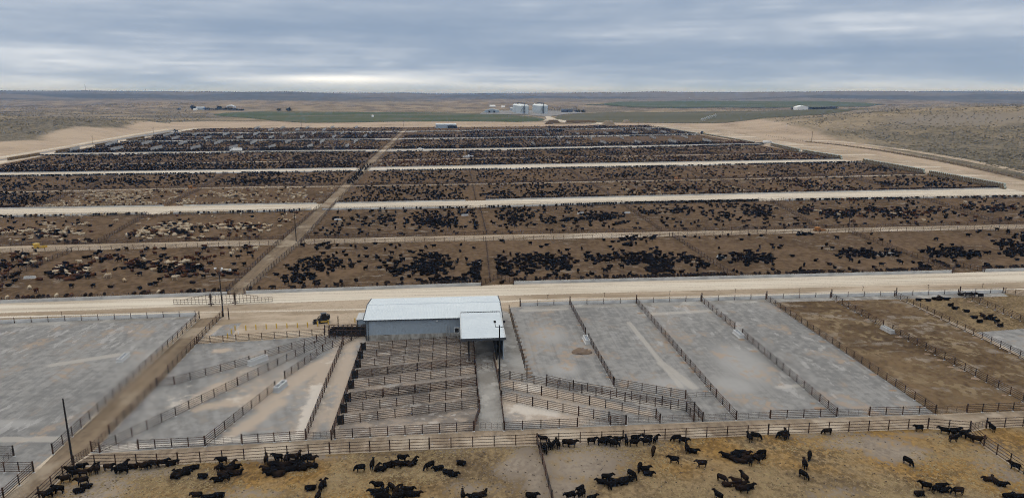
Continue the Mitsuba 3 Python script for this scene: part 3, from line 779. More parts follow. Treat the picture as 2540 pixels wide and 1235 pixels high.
DIV = [('between the first and second grey pens right of the barn', [(1413, 757), (1452, 830)]), ('between the first and second grey pens below their shared trough', [(1460, 845), (1521, 955)]),
       ('between the second and third grey pens right of the barn', [(1578, 753), (1776, 987), (1826, 1042)]), ('between the third and fourth grey pens above their shared trough', [(1738, 748), (1822, 818)]),
       ('between the third and fourth grey pens below their shared trough', [(1841, 834), (2075, 1034)]), ('between the last grey pen and the dark dung pen', [(1899, 744), (2320, 1027)]),
       ('between the two dung pens above their shared trough', [(2059, 740), (2190, 812)]), ('between the two dung pens below their shared trough', [(2213, 824), (2640, 1052)]),
       ('between the dung pens and the straw pen holding resting calves', [(2218, 736), (2700, 970)]), ('between the two straw pens in the upper right', [(2376, 732), (2700, 866)]),
       ('slanting to the right edge from the end of the right feed bunk', [(2487, 728), (2580, 741), (2700, 757)])]
spots = MB()
for lab, pts in DIV:
    F('pipe fence ' + lab, pts, h=1.65, gap=2.75)
    a, b = P(*pts[0])[:2], P(*pts[-1])[:2]
    n = int(np.linalg.norm(b - a) / 2.75)
    for i in range(n):
        if rng.random() < 0.35: continue
        c = a + (b - a) * (i + rng.uniform(-.2, .2)) / n + [rng.uniform(-1.3, 0.9), rng.uniform(-.5, .5)]
        t = np.arange(9) * 2 * math.pi / 9
        r_ = rng.uniform(0.25, 0.85) * rng.uniform(0.65, 1.25, 9)
        spots.add(np.vstack([[[*c, 0.024]], np.column_stack([c[0] + 1.25 * r_ * np.cos(t), c[1] + 0.8 * r_ * np.sin(t), np.full(9, 0.020)])]), [[0, 1 + i_, 1 + (i_ + 1) % 9] for i_ in range(9)])
scene['dirt_spot'] = spots.ply('m_spot')
mat('m_spot', lambda p, n, uv: mix((0.33, 0.235, 0.165), (0.22, 0.165, 0.125), fbm(p.x * 1.2, p.y * 1.2, 2.0, 4)))
labels['dirt_spot'] = {'label': 'reddish dirt spots scattered beside the fence posts of the open pens', 'category': 'dirt', 'kind': 'stuff'}

# a row of bare posts with the spoil of their holes
for i in range(17):
    t = i / 16
    p = P(1263 + 44 * t, 777 + 154 * t)
    if i == 15: p = P(1307, 941)
    solo('bare_post', POST, f'bare fence post without rails, {nth(i)} from the barn end of the row right of it', 'post', 'bare posts right of the barn', tw=T().translate([float(p[0]), float(p[1]), 0]).scale([1.2, 1.2, 2.2]))
    v = trimesh.creation.icosphere(subdivisions=2)
    v.vertices *= np.array([0.62, 0.5, 0.2]) * rng.uniform(0.6, 1.15)
    v.vertices += (meshkit.noise(v.vertices * 3.2 + i * 7, 2)[:, None] - 0.5) * 0.3
    s = P(1263 + 44 * t + 7, 781 + 154 * t)
    solo('spoil_heap', mikit.ply(v, 'm_spoil', smooth=True), f'small reddish soil heap beside the {nth(i)} bare post right of the barn', 'soil heap', 'soil heaps beside the bare posts', tw=place([s[0], s[1], 0.0]))
mat('m_spoil', lambda p, n, uv: mix((0.235, 0.175, 0.13), (0.13, 0.098, 0.075), fbm(p.x * 1.5, p.y * 1.5, p.z * 2, 4)))
v = trimesh.creation.icosphere(subdivisions=4)
v.vertices *= [2.1, 1.35, 0.8]
v.vertices += (meshkit.fbm(v.vertices * 1.6, 4, 2)[:, None] - 0.5) * [0.9, 0.9, 0.8]
solo('dirt_mound', mikit.ply(v, 'm_spoil', smooth=True), 'brown mound of dirt on the first grey pen right of the barn', 'dirt mound', tw=place([*P(1443, 874)[:2], 0.0]))


# ------------------------------------------------------------------ feed bunks
def bunk(label, pts, flip=False, h=0.62, group=None, rail=True, name='feed_bunk', light=False, detail=2):
    """A concrete trough along the line: the tall back towards the road, the low throat towards the cattle."""
    w = P(*np.array(pts, float).T)[:, :2]
    prof = np.array([[0, 0], [0.0, h], [0.14, h], [0.22, 0.22], [0.62, 0.2], [0.72, h * 0.72], [0.84, h * 0.72], [0.9, 0.0]])
    k = thing(name, label.replace('long grey concrete', 'long').replace('on the far side of', 'beyond').replace('on the near side of', 'this side of').replace('the drover lane', 'the lane').replace('right of the lane as far as the first pen gateway', 'from the lane to the first gateway').replace('between the two pen gateways on the right', 'between the two right gateways').replace('at the right edge past the second gateway', 'past the second gateway').replace('the near dirt road', 'the near road').replace('grey feed bunk with pale rails along the near road at the head of', 'pale railed feed bunk at the road end of').replace('concrete feed', 'feed'), 'feed trough', group)
    v, f = [], []
    n = len(prof)
    for i, p in enumerate(w):
        d = w[min(i + 1, len(w) - 1)] - w[max(i - 1, 0)]; d /= np.linalg.norm(d)
        s = np.array([-d[1], d[0]]) * (-1 if flip else 1)
        v += [[p[0] + s[0] * a, p[1] + s[1] * a, b] for a, b in prof]
    for i in range(len(w) - 1):
        for j in range(n):
            a, b = i * n + j, i * n + (j + 1) % n
            f += [[a, b, b + n], [a, b + n, a + n]]
    caps = trimesh.creation.triangulate_polygon(sg.Polygon(prof), engine='earcut')
    cv, cf = np.array(caps[0]), np.array(caps[1])
    idx = np.argmin(((cv[:, None] - prof[None]) ** 2).sum(-1), 1)
    f += [list(idx[t]) for t in cf] + [list(idx[t][::-1] + (len(w) - 1) * n) for t in cf]
    mesh = mikit.ply((np.array(v), np.array(f)), 'm_concrete')
    if not rail:
        scene[k] = mesh
        return k
    part(k, 'trough', mesh)
    posts = MB()
    side = 0.95 * (-1 if flip else 1)
    for a, b in zip(w[:-1], w[1:]):
        L = np.linalg.norm(b - a); d = (b - a) / L
        s = np.array([-d[1], d[0]]) * side
        m = max(1, int(L / 3.6))
        for j in range(m + 1):
            q = a + (b - a) * j / m + s
            if detail == 2: part(k, 'post', POST, T().translate([float(q[0]), float(q[1]), 0]).scale([0.9, 0.9, 1.45]))
            else: posts.bar([*q, 0], [*q, 1.45], 0.06, 4)
        for z in (0.95, 1.35):
            part(k, 'rail', GRAIL if light else RAIL, rail_tw([*(a + s), z], [*(b + s), z]))
    if posts.n: part(k, 'post', posts.ply('m_rust'), kind='stuff')
    return k


def cut(ln, x0, x1):
    xs = [x0] + [x for x in ln[:, 0] if x0 < x < x1] + [x1]
    return [(x, yat(ln, x)) for x in xs]


A0 = ROAD[0][1]
for lab, x0, x1 in [('left of the drover lane', -200, 562), ('right of the lane as far as the first pen gateway', 610, 1194), ('between the two pen gateways on the right', 1274, 2362), ('at the right edge past the second gateway', 2442, 2760)]:
    bunk('long grey concrete feed bunk on the far side of the near dirt road, ' + lab, cut(A0, x0, x1), h=0.9)
S0 = line((1290, 757), (1413, 752.5), (1577, 749), (1738, 744), (1898, 739), (2058, 734.5), (2218, 731), (2375, 727), (2487, 724))
for i in range(8):
    nm = ['the first grey pen', 'the second grey pen', 'the third grey pen', 'the fourth grey pen', 'the dark dung pen', 'the second dung pen', 'the straw pen with resting calves', 'the last straw pen on the right'][i]
    bunk(f'grey feed bunk with pale rails along the near dirt road at the head of {nm}', [S0[i], S0[i + 1]], flip=True, light=True, h=0.6)
    solo('bunk_post', POST, f'thicker post left of the bunk of {nm}', 'post', tw=T().translate([*map(float, P(*S0[i])[:2] + [0, -0.9]), 0.0]).scale([1.7, 1.7, 2.2]))
bunk('grey feed bunk with pale rails along the near dirt road at the head of the big left pen', [(-200, 809), (0, 800), (488, 781)], flip=True, light=True, h=0.6)
sheet('bunk_apron', np.vstack([S0 + [0, 2], (S0 + [14, 11])[::-1]]), 'm_slab', 0.021)
sheet('bunk_apron', [(-200, 811), (0, 802), (488, 783), (478, 790), (0, 812), (-200, 822)], 'm_slab', 0.021)
for i, (px, py) in enumerate([(154, 785.5), (1359, 742), (1499, 737), (1661, 733), (1824, 726.5), (1982, 725.5), (2140, 721), (2302, 716.5), (2437, 713.5)]):
    p = P(px, py)
    mb = MB().bar([*p[:2], 0], [*p[:2], 1.25], 0.05, 5).bar([p[0] - 0.25, p[1], 1.2], [p[0] + 0.25, p[1], 1.2], 0.06, 5)
    solo('marker_post', mb.ply('m_rust'), f'thin T topped marker post on the near roadside, {ORD[i]} from the left', 'post')
R2S, R2N = ROAD[1]
for lab, x0, x1 in [('left, up to its gateway', -200, 362), ('left, between its gateway and the drover lane', 425, 772), ('between the drover lane and the centre gateway', 800, 1158), ('between the centre and right gateways', 1206, 1878), ('right of the right gateway', 1945, 2700)]:
    bunk('concrete feed bunk on the near side of the second feed road, ' + lab, cut(R2S, x0, x1), flip=True, detail=1)
for lab, x0, x1 in [('left of the gateway by the pale cattle', -150, 405), ('between the pale cattle gateway and the drover lane', 455, 785), ('from the drover lane to the centre gateway', 832, 1155), ('from the centre gateway to the bale wall', 1205, 2490)]:
    bunk('concrete feed bunk on the far side of the second feed road, ' + lab, cut(R2N, x0, x1), detail=1)
RN = ['third', 'fourth', 'fifth', 'sixth']
for k in range(2, 6):
    s, n = ROAD[k]
    xl, xr = xat(DROVE_L, yat(s, 950)), xat(DROVE_R, yat(s, 950))
    for side, ln, fl in (('near', s, True), ('far', n, False)):
        bunk(f'concrete feed bunk on the {side} side of the {RN[k - 2]} feed road, left of the drover lane', cut(ln, ln[0, 0], xl - 3), flip=fl, rail=False)
        bunk(f'concrete feed bunk on the {side} side of the {RN[k - 2]} feed road, right of the drover lane', cut(ln, xr + 3, ln[-1, 0]), flip=fl, rail=False)

# ------------------------------------------------------------------ feedlot fences
AL = ['first', 'second', 'third', 'fourth', 'fifth']
for k, (s, n) in enumerate(ALLEY):
    for side, ln in (('near', s), ('far', n)):
        xl, xr = xat(DROVE_L, yat(ln, 850)), xat(DROVE_R, yat(ln, 850))
        d = 2 if k == 0 else 1 if k == 1 else 0
        F(f'fence on the {side} side of the {AL[k]} cross alley, left of the drover lane', cut(ln, ln[0, 0], xl - 2), h=1.5, gap=3.6 if k < 2 else 6, rails=5 if k == 0 else 4, detail=d, foot=False, name='pen_fence', fat=1.0 if k == 0 else 1.2)
        F(f'fence on the {side} side of the {AL[k]} cross alley, right of the drover lane', cut(ln, xr + 2, ln[-1, 0]), h=1.5, gap=3.6 if k < 2 else 6, rails=5 if k == 0 else 4, detail=d, foot=False, name='pen_fence', fat=1.0 if k == 0 else 1.2)
F('left fence of the drover lane through the nearest block of pens', [(x, y) for x, y in DROVE_L if y > 518], h=1.6, gap=3.0, foot=False, name='pen_fence', detail=2, rails=5)
F('right fence of the drover lane through the nearest block of pens', [(x, y) for x, y in DROVE_R if y > 500], h=1.6, gap=3.0, foot=False, name='pen_fence', detail=2, rails=5)
F('left fence of the drover lane through the farther blocks of pens', [(x, y) for x, y in DROVE_L if y < 525], h=1.6, gap=5.0, foot=False, name='pen_fence', detail=0, rails=4, fat=1.3)
F('right fence of the drover lane through the farther blocks of pens', [(x, y) for x, y in DROVE_R if y < 508], h=1.6, gap=5.0, foot=False, name='pen_fence', detail=0, rails=4, fat=1.3)
PD = [('lower left block beside the mixed cattle', [(-8, 704), (178, 625)], 2), ('upper left block between pens of pale cattle', [(245, 603), (362, 536)], 2),
      ('lower block right of the drover lane, first from the lane', [(1216, 700), (1205, 598)], 2), ('lower block, second from the drover lane', [(1822, 690), (1668, 587)], 2), ('lower block, third from the drover lane', [(2362, 675), (2105, 577)], 2),
      ('upper block right of the drover lane, first from the lane', [(1207, 582), (1191, 517)], 2), ('upper block, second from the drover lane', [(1640, 574), (1541, 506)], 2), ('upper block, third from the drover lane', [(2030, 567), (1912, 499)], 2), ('upper block at the far right', [(2480, 557), (2290, 493)], 2),
      ('second block near row, first right of the lane', [(1180, 497), (1172, 459)], 1), ('second block near row, second right of the lane', [(1519, 489), (1462, 454)], 1), ('second block near row, third right of the lane', [(1880, 480), (1785, 448)], 1), ('second block near row, fourth right of the lane', [(2235, 472.5), (2095, 440)], 1),
      ('second block far row, first right of the lane', [(1172, 455), (1164, 422)], 1), ('second block far row, second right of the lane', [(1452, 450), (1405, 418)], 1), ('second block far row, third right of the lane', [(1760, 444.5), (1680, 413)], 1), ('second block far row, fourth right of the lane', [(2050, 438), (1930, 407.5)], 1),
      ('second block near row left, beside the pale cattle', [(92, 516.5), (182, 478)], 1), ('second block near row left, through the pale cattle', [(412, 511.5), (500, 469)], 1), ('second block far row left, first', [(210, 472), (290, 434.5)], 1), ('second block far row left, second', [(500, 466), (565, 430.5)], 1)]
for lab, pts, d in PD: F('pen divider fence in the ' + lab, pts, h=1.55, gap=2.9, rails=5, detail=d, foot=False, name='pen_fence', fat=1.0 if d == 2 else 1.2)
VX, VY = 1142.0, 228.0
for k in range(2, 5):                                      # dividers of the far blocks
    s, n = ROAD[k][1], (ROAD[k + 1][0] if k < 5 else TOP)
    mid = ALLEY[k][0]
    x = xat(DROVE_R, yat(s, 950))
    step = [0, 0, 212, 168, 138][k]
    for side in (-1, 1):
        for i in range(1, 7):
            px = (xat(DROVE_R, yat(s, 950)) if side > 0 else xat(DROVE_L, yat(s, 940))) + side * i * step
            if px < s[0, 0] + 30 or px > s[-1, 0] - 30: continue
            y0 = float(yat(s, px)); t = (float(yat(n, px)) - VY) / (y0 - VY)
            F(f'pen divider fence in the {["third", "fourth", "fifth"][k - 2]} block, {ORD[i - 1]} {"right" if side > 0 else "left"} of the drover lane', [(px, y0), (VX + (px - VX) * t, VY + (y0 - VY) * t)], h=1.5, gap=6, rails=3, detail=0, name='pen_fence', fat=1.4)
for lab, a, b, c in [('centre gateway', (1194, 709), (1235, 690), (1274, 706)), ('right gateway', (2362, 677.5), (2372, 660), (2442, 675))]:
    F(f'angled wing fence at the {lab} of the near dirt road, left wing', [a, b], h=1.6, gap=2.2, foot=False, name='pen_fence')
    F(f'angled wing fence at the {lab} of the near dirt road, right wing', [b, c], h=1.6, gap=2.2, foot=False, name='pen_fence')
for lab, pts in [('left gateway', [(364, 534), (378, 540), (424, 532)]), ('centre gateway', [(1160, 516), (1180, 521), (1205, 515.5)]), ('right gateway', [(1880, 498.5), (1912, 503), (1944, 497.5)])]:
    F(f'angled fence across the {lab} of the second feed road', pts, h=1.5, gap=2.4, foot=False, name='pen_fence')
gate('pipe gate across the drover lane at the near dirt road', (564, 724), (606, 727), verts=4)


# ------------------------------------------------------------------ the barn with its canopy
def frame_tw(o, x, y):
    x = np.array(x, float) / np.linalg.norm(x); y = np.array(y, float); y -= x * (x @ y); y /= np.linalg.norm(y)
    z = np.cross(x, y)
    m = np.eye(4); m[:3, 0], m[:3, 1], m[:3, 2], m[:3, 3] = x, y, z, o
    return T(m.tolist())


def ribbed(length, width=1.0, ribs=3, high=0.04, m='m_roof', thick=0.03, wide=0.12):
    prof = []
    for i in range(ribs):
        x = i * width / ribs
        prof += [(x, 0), (x + wide * 0.25, high), (x + wide * 0.75, high), (x + wide, 0)]
    prof.append((width, 0))
    prof = np.array(prof)
    n = len(prof)
    v = [[x, y, z] for y in (0, length) for x, z in prof] + [[x, y, -thick] for y in (0, length) for x in (0, width)]
    f = []
    for i in range(n - 1): f += [[i, i + 1, n + i + 1], [i, n + i + 1, n + i]]
    b = 2 * n
    f += [[b, b + 2, b + 3], [b, b + 3, b + 1], [0, n, b + 2], [0, b + 2, b], [n - 1, b + 1, b + 3], [n - 1, b + 3, 2 * n - 1]]
    for o, c in ((0, b), (n, b + 2)):
        f += [[o + i, o + i + 1, c] for i in range(n - 1)] + [[o + n - 1, c + 1, c]]
    return mikit.ply((np.array(v), np.array(f)), m)


EH = 4.8
A, B, C = P(901, 794.5, EH), P(1246.5, 785, EH), P(919.5, 741, EH)
bu = (B - A) / np.linalg.norm(B - A)
bv = np.array([-bu[1], bu[0], 0.0])
BL = float(np.linalg.norm(B - A)); BD = float((C - A) @ bv)
RH = EH + 0.95
NP = int(round(BL)); pw = BL / NP
barn = thing('barn', 'grey metal clad barn with a pale ribbed roof beside the sorting pens', 'barn')
slope = math.hypot(BD / 2, RH - EH)
RP = ribbed(slope, pw, m='m_roof')
for i in range(NP):
    o = A + bu * pw * i
    part(barn, 'roof_panel', RP, frame_tw(o, bu, bv * BD / 2 + np.array([0, 0, RH - EH])))
    o2 = A + bu * pw * (i + 1) + bv * BD
    part(barn, 'roof_panel', RP, frame_tw(o2, -bu, -bv * BD / 2 + np.array([0, 0, RH - EH])))
ov = 0.45
wa = A + bu * ov + bv * ov                      # corner of the walls below the front left eave
wl, wd = BL - 2 * ov, BD - 2 * ov
BASE = 1.25
ang = math.atan2(bu[1], bu[0])


def bpos(s, t, z): return A + bu * s + bv * t + np.array([0, 0, z - EH])


def bbox(s0, s1, t0, t1, z0, z1, m):
    c = bpos((s0 + s1) / 2, (t0 + t1) / 2, (z0 + z1) / 2)
    return MB().box(c, [s1 - s0, t1 - t0, z1 - z0], ang).ply(m)


part(barn, 'base_wall', MB().box(bpos(BL / 2, ov, BASE / 2), [wl + 0.1, 0.3, BASE], ang).box(bpos(BL / 2, BD - ov, BASE / 2), [wl + 0.1, 0.3, BASE], ang)
     .box(bpos(ov, BD / 2, BASE / 2), [0.3, wd - 0.3, BASE], ang).box(bpos(BL - ov, BD / 2, BASE / 2), [0.3, wd - 0.3, BASE], ang).ply('m_basewall'), label='stained concrete base wall')
WP = ribbed(EH - BASE - 0.12, wl / NP, high=0.045, m='m_wall', wide=0.1)
for i in range(NP): part(barn, 'wall_panel', WP, frame_tw(bpos(ov + wl / NP * i, ov - 0.02, BASE), bu, [0, 0, 1]))
for i in range(NP): part(barn, 'wall_panel', WP, frame_tw(bpos(BL - ov - wl / NP * i, BD - ov + 0.02, BASE), -bu, [0, 0, 1]))
for t, nm in ((ov, 'left'), (BL - ov, 'right')):        # gable walls
    mb = MB()
    poly = [(ov, BASE), (BD - ov, BASE), (BD - ov, EH - 0.05), (BD / 2, RH - 0.25), (ov, EH - 0.05)]
    v = [bpos(t + s, a, z) for s in (-0.06, 0.06) for a, z in poly]
    f = [[0, 1, 2], [0, 2, 3], [0, 3, 4], [5, 7, 6], [5, 8, 7], [5, 9, 8]] + [[i, (i + 1) % 5, (i + 1) % 5 + 5] for i in range(5)] + [[i, (i + 1) % 5 + 5, i + 5] for i in range(5)]
    part(barn, 'gable_wall', mb.add(v, f).ply('m_wall'))
    for s0, z0, s1, z1 in ((0, EH, BD / 2, RH), (BD / 2, RH, BD, EH)):
        tt = -0.03 if nm == 'left' else BL + 0.03
        part(barn, 'edge_trim', MB().bar(bpos(tt, s0, z0 + 0.0), bpos(tt, s1, z1 + 0.0), 0.14, 4).ply('m_trim'))
part(barn, 'ridge_cap', MB().bar(bpos(0, BD / 2, RH + 0.02), bpos(BL, BD / 2, RH + 0.02), 0.09, 6).ply('m_roof'))
part(barn, 'gutter', MB().box(bpos(BL / 2, -0.02, EH - 0.16), [BL, 0.14, 0.16], ang).ply('m_trim'))
for s in (ov + 0.05, ov + 0.5, BL - ov): part(barn, 'downpipe', MB().bar(bpos(s, ov - 0.28, 0), bpos(s, ov - 0.28, EH - 0.2), 0.08, 6).ply('m_trim'))
sw = (P(1141, 800, 3.0) - A) @ bu
w = part(barn, 'window', bbox(sw - 1.3, sw - 0.15, ov - 0.2, ov - 0.08, 1.2, 2.5, 'm_white'))
part(w, 'pane', bbox(sw - 1.15, sw - 0.3, ov - 0.215, ov - 0.203, 1.36, 2.34, 'm_glass'))
for s in (sw - 2.9, sw - 2.4): part(barn, 'vent_pipe', MB().bar(bpos(s, ov - 0.3, 0.3), bpos(s, ov - 0.3, 3.0), 0.09, 6).ply('m_galv'))
part(barn, 'wall_lamp', bbox(BL * 0.52, BL * 0.52 + 0.3, ov - 0.35, ov - 0.1, EH - 0.75, EH - 0.5, 'm_white'))
# lean-to on the left gable
lean = thing('lean_to_shed', 'small grey lean-to shed against the left end of the barn', 'shed')
part(lean, 'wall', bbox(-2.1, -0.02 + ov, 5.5, 10.0, 0, 3.1, 'm_wall'))
part(lean, 'roof', MB().box(bpos(-0.95, 7.75, 3.2), [2.7, 5.0, 0.12], ang).ply('m_galv'))
part(lean, 'door', bbox(-1.0, -0.2, 5.44, 5.49, 0.05, 2.1, 'm_trim'))
part(lean, 'corner_post', bbox(-2.2, -2.0, 5.4, 5.6, 0, 3.12, 'm_trim'))
solo('air_unit', MB().box(bpos(-1.1, 4.3, 0.5), [1.5, 0.9, 1.0], ang + 0.3).box(bpos(-1.6, 3.9, 0.9), [0.7, 0.6, 0.5], ang).ply('m_white'), 'white boxed air unit in front of the small lean-to shed', 'air unit')
# canopy
ca, cb, cc = P(1142, 775.5, 5.7), P(1240.5, 774.5, 5.7), P(1145, 840, 4.95)
cs0, cs1 = (ca - A) @ bu, (cb - A) @ bu
ct0, ct1 = (cc - A) @ bv, (ca - A) @ bv
canopy = thing('canopy', 'flat pale roofed canopy over the head of the concrete lane, against the barn', 'canopy')
CP_ = int(round(ct1 - ct0)); cw = (ct1 - ct0) / CP_
CRP = ribbed(cs1 - cs0, cw, high=0.03, m='m_roof', wide=0.08)
for i in range(CP_):
    o = bpos(cs0, ct0 + cw * (i + 1), 0); zf = lambda t: 4.95 + 0.75 * (t - ct0) / (ct1 - ct0)
    o[2] = zf(ct0 + cw * (i + 1))
    y = bu * 1.0
    x = -bv * cw + np.array([0, 0, zf(ct0) - zf(ct0 + cw)])
    part(canopy, 'roof_panel', CRP, frame_tw(o, x, y))
zc = 4.95
for (s0, s1, t0, t1, z0, z1) in [(cs0 - 0.1, cs1 + 0.25, ct0 - 0.14, ct0, zc - 0.5, zc + 0.02)]:
    part(canopy, 'fascia', bbox(s0, s1, t0, t1, z0, z1, 'm_trim'))
for s in (cs0 - 0.06, cs1 + 0.06):
    part(canopy, 'edge_trim', MB().bar(bpos(s, ct0, zc), bpos(s, ct1, 5.72), 0.15, 4).ply('m_galv'))
part(canopy, 'edge_trim', MB().bar(bpos(cs0, ct1, 5.74), bpos(cs1, ct1, 5.74), 0.12, 4).ply('m_trim'))
pf = P(1164, 901.5)
sp = float((pf - A) @ bu)
for t in (ct0 + 0.25, ct0 + 4.6):
    part(canopy, 'post', bbox(sp - 0.14, sp + 0.14, t - 0.14, t + 0.14, 0, zc - 0.3, 'm_dark'))
    part(canopy, 'footing', bbox(sp - 0.6, sp + 0.6, t - 0.35, t + 0.35, 0, 0.14, 'm_tin'))
part(canopy, 'beam', bbox(cs0 + 0.1, cs1, ct0 + 0.1, ct0 + 0.4, zc - 0.55, zc - 0.1, 'm_dark'))
for t in (ct0 + 4.6, ct0 + 8.5): part(canopy, 'beam', bbox(cs0 + 0.1, cs1, t - 0.15, t + 0.15, zc - 0.3, zc + 0.1, 'm_dark'))
part(canopy, 'side_wall', bbox(cs1 - 0.35, cs1 - 0.2, ct0 + 0.6, -0.02, 0.0, 4.9, 'm_wall'))
part(canopy, 'side_wall', bbox(cs1 - 1.75, cs1 - 1.6, ct0 + 0.5, 0, 0.0, 4.6, 'm_dark'), label='dark solid inner wall')
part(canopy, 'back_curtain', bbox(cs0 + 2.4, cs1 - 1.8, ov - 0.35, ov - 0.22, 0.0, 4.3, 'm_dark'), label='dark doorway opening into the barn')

# chute with solid sides left of the barn
q0, q1 = P(816, 836), P(907, 836)
chute = thing('cattle_chute', 'dark solid sided cattle chute with overhead frames left of the barn', 'cattle chute')
cd = (q1 - q0); CL = float(np.linalg.norm(cd)); cdu = cd / CL; cn = np.array([-cdu[1], cdu[0], 0]); can = math.atan2(cdu[1], cdu[0])
for off, m_ in ((0.0, 'm_dark'), (1.1, 'm_dark'), (2.4, 'm_dark')):
    part(chute, 'side_sheet', MB().box(q0 + cd / 2 + cn * off + [0, 0, 0.95], [CL, 0.06, 1.5 - 0.12 * off], can).ply('m_dark'))
for i in range(9):
    b_ = q0 + cd * i / 8
    mb = MB()
    for off in (0.0, 1.1): mb.bar(b_ + cn * (off - 0.08), b_ + cn * (off - 0.08) + [0, 0, 2.5], 0.085, 5)
    mb.bar(b_ - cn * 0.08 + [0, 0, 2.45], b_ + cn * 1.1 + [0, 0, 2.45], 0.07, 5)
    part(chute, 'frame', mb.ply('m_rust'))
for off, z in ((-0.1, 2.45), (1.1, 2.45), (-0.12, 0.4), (-0.12, 1.75)):
    part(chute, 'rail', MB().bar(q0 + cn * off + [0, 0, z], q1 + cn * off + [0, 0, z], 0.06, 5).ply('m_rust'))
F('pipe fence along the back of the dark chute, towards the shed', [(806, 824), (905, 818)], h=1.6, gap=3.2, foot=False)
solo('steel_post', MB().bar([*P(839, 804)[:2], 0], [*P(839, 804)[:2], 2.0], 0.11, 7).ply('m_rust'), 'single dark steel post between the loader and the chute', 'post')
for px, py, h, lab in [(568, 792, 2.9, 'taller'), (552, 786, 1.5, 'shorter')]:
    solo('steel_post', MB().bar([*P(px, py)[:2], 0], [*P(px, py)[:2], h], 0.12, 7).ply('m_rust'), f'{lab} of two dark steel posts at the top of the brown lane', 'post')

# ------------------------------------------------------------------ bollards, poles, the big swing gate
BOL = MB().bar([0, 0, -0.1], [0, 0, 1.12], 0.13, 10).bar([0, 0, 1.12], [0, 0, 1.2], 0.13, 10, 0.06).ply('m_yellow', 40)
BOLS = [(565, 839), (574.5, 828), (583.5, 819), (610, 819), (635, 817), (661, 815.5), (686, 814.5), (712, 813.5), (738, 812.5), (763, 811), (788, 809), (814.5, 804.5), (880.5, 800)]
for i, b in enumerate(BOLS):
    lab = 'yellow steel bollard standing alone by the small lean-to shed' if i == 12 else f'yellow steel bollard, {(ORD + ["eleventh", "twelfth"])[i]} from the left of the row on the dirt yard'
    solo('bollard', BOL, lab, 'bollard', 'yellow bollards on the dirt yard', tw=place(P(*b)))
for i, b in enumerate([(581, 839.5), (591, 828)]):
    solo('pipe_stub', MB().bar([0, 0, -0.1], [0, 0, 0.75], 0.1, 8).ply('m_white', 40), f'short white pipe stub among the yellow bollards, the {["nearer", "farther"][i]} one', 'pipe', tw=place(P(*b)))


def lamp_pole(label, px, base, top, heads):
    p = P(px, base)
    zz = np.linspace(3, 25, 2201)
    tops = Q(np.column_stack([np.full(2201, p[0]), np.full(2201, p[1]), zz]))[:, 1]
    h = float(zz[np.argmin(abs(tops - top))])
    k = thing('light_pole', label, 'light pole')
    part(k, 'pole', MB().bar([*p[:2], 0], [*p[:2], h], 0.16, 8, 0.10).ply('m_dark', 40))
    if heads:
        part(k, 'crossarm', MB().bar([p[0] - 0.75, p[1], h - 0.35], [p[0] + 0.75, p[1], h - 0.35], 0.06, 5).ply('m_dark'))
        for s in (-1, 1):
            part(k, 'bracket', MB().bar([p[0] + s * 0.72, p[1], h - 0.4], [p[0] + s * 0.8, p[1], h + 0.5], 0.05, 5).ply('m_dark'))
            part(k, 'lamp_head', MB().loft([[p[0] + s * 0.8, p[1] + 0.12, h + 0.6], [p[0] + s * 0.85, p[1] - 0.28, h + 0.75]], [[0.22, 0, 0]] * 2, [[0, 0.06, 0.22]] * 2, 8).ply('m_white' if heads == 1 else 'm_dark', 40))
    return k


lamp_pole('tall bare dark pole in the lower left corner by the lane gates', 181, 1152, 988, 0)
lamp_pole('tall light pole with two white lamp heads at the top of the brown lane', 554, 785, 672, 1)
lamp_pole('light pole with a forked pair of lamp heads in front of the barn canopy', 1239.5, 964, 806, 2)
lamp_pole('light pole beside the drover lane in the pens with a single small head', 735, 599, 526, 2)
lamp_pole('slim light pole by the cross alley in the right hand pens', 2105, 565, 506, 2)
lamp_pole('light pole at the far left edge of the third block of pens', 232, 369, 339, 2)
lamp_pole('light pole on the left edge of the fifth block of pens', 382, 344, 319, 2)

sg_ = thing('swing_gate', 'double cantilever swing gate of thin pipe between two heavy posts on the near dirt road', 'gate')
g0, g1 = P(524, 758.5), P(583.5, 755)
gd = (g1 - g0); gd /= np.linalg.norm(gd)
for p in (g0, g1):
    part(sg_, 'gate_post', MB().bar([*p[:2], 0], [*p[:2], 3.3], 0.17, 8).box([p[0], p[1], 0.5], [1.5, 0.3, 0.14], 0).box([p[0], p[1], 2.4], [1.2, 0.3, 0.12], 0).ply('m_rust', 40))
for p, q, nm in ((g0 - gd * 0.25, P(431, 757), 'left'), (g1 + gd * 0.25, P(676, 750.5), 'right'), (g0 + gd * 0.3, g1 - gd * 0.3, 'middle')):
    L = float(np.linalg.norm(q - p)); d = (q - p) / L
    mid = nm == 'middle'
    for z in (0.35, 0.95, 1.5): part(sg_, 'rail', RAIL, rail_tw(p + [0, 0, z], q + [0, 0, z], 1.2))
    part(sg_, 'top_rail', RAIL, rail_tw(p + [0, 0, 3.0], (q if mid else q - d * 0.35 * L) + [0, 0, 3.0 if mid else 1.75], 1.2))
    n = 6 if mid else 10
    for i in range(n + 1):
        t = i / n
        z = 3.0 if mid else max(1.5, 3.0 - 1.25 * t / 0.65)
        b_ = p + d * L * t
        part(sg_, 'upright', RAIL, T().translate([*map(float, b_[:2]), 0.35]).rotate([0, 1, 0], -90).scale([z - 0.35, 1, 1]))


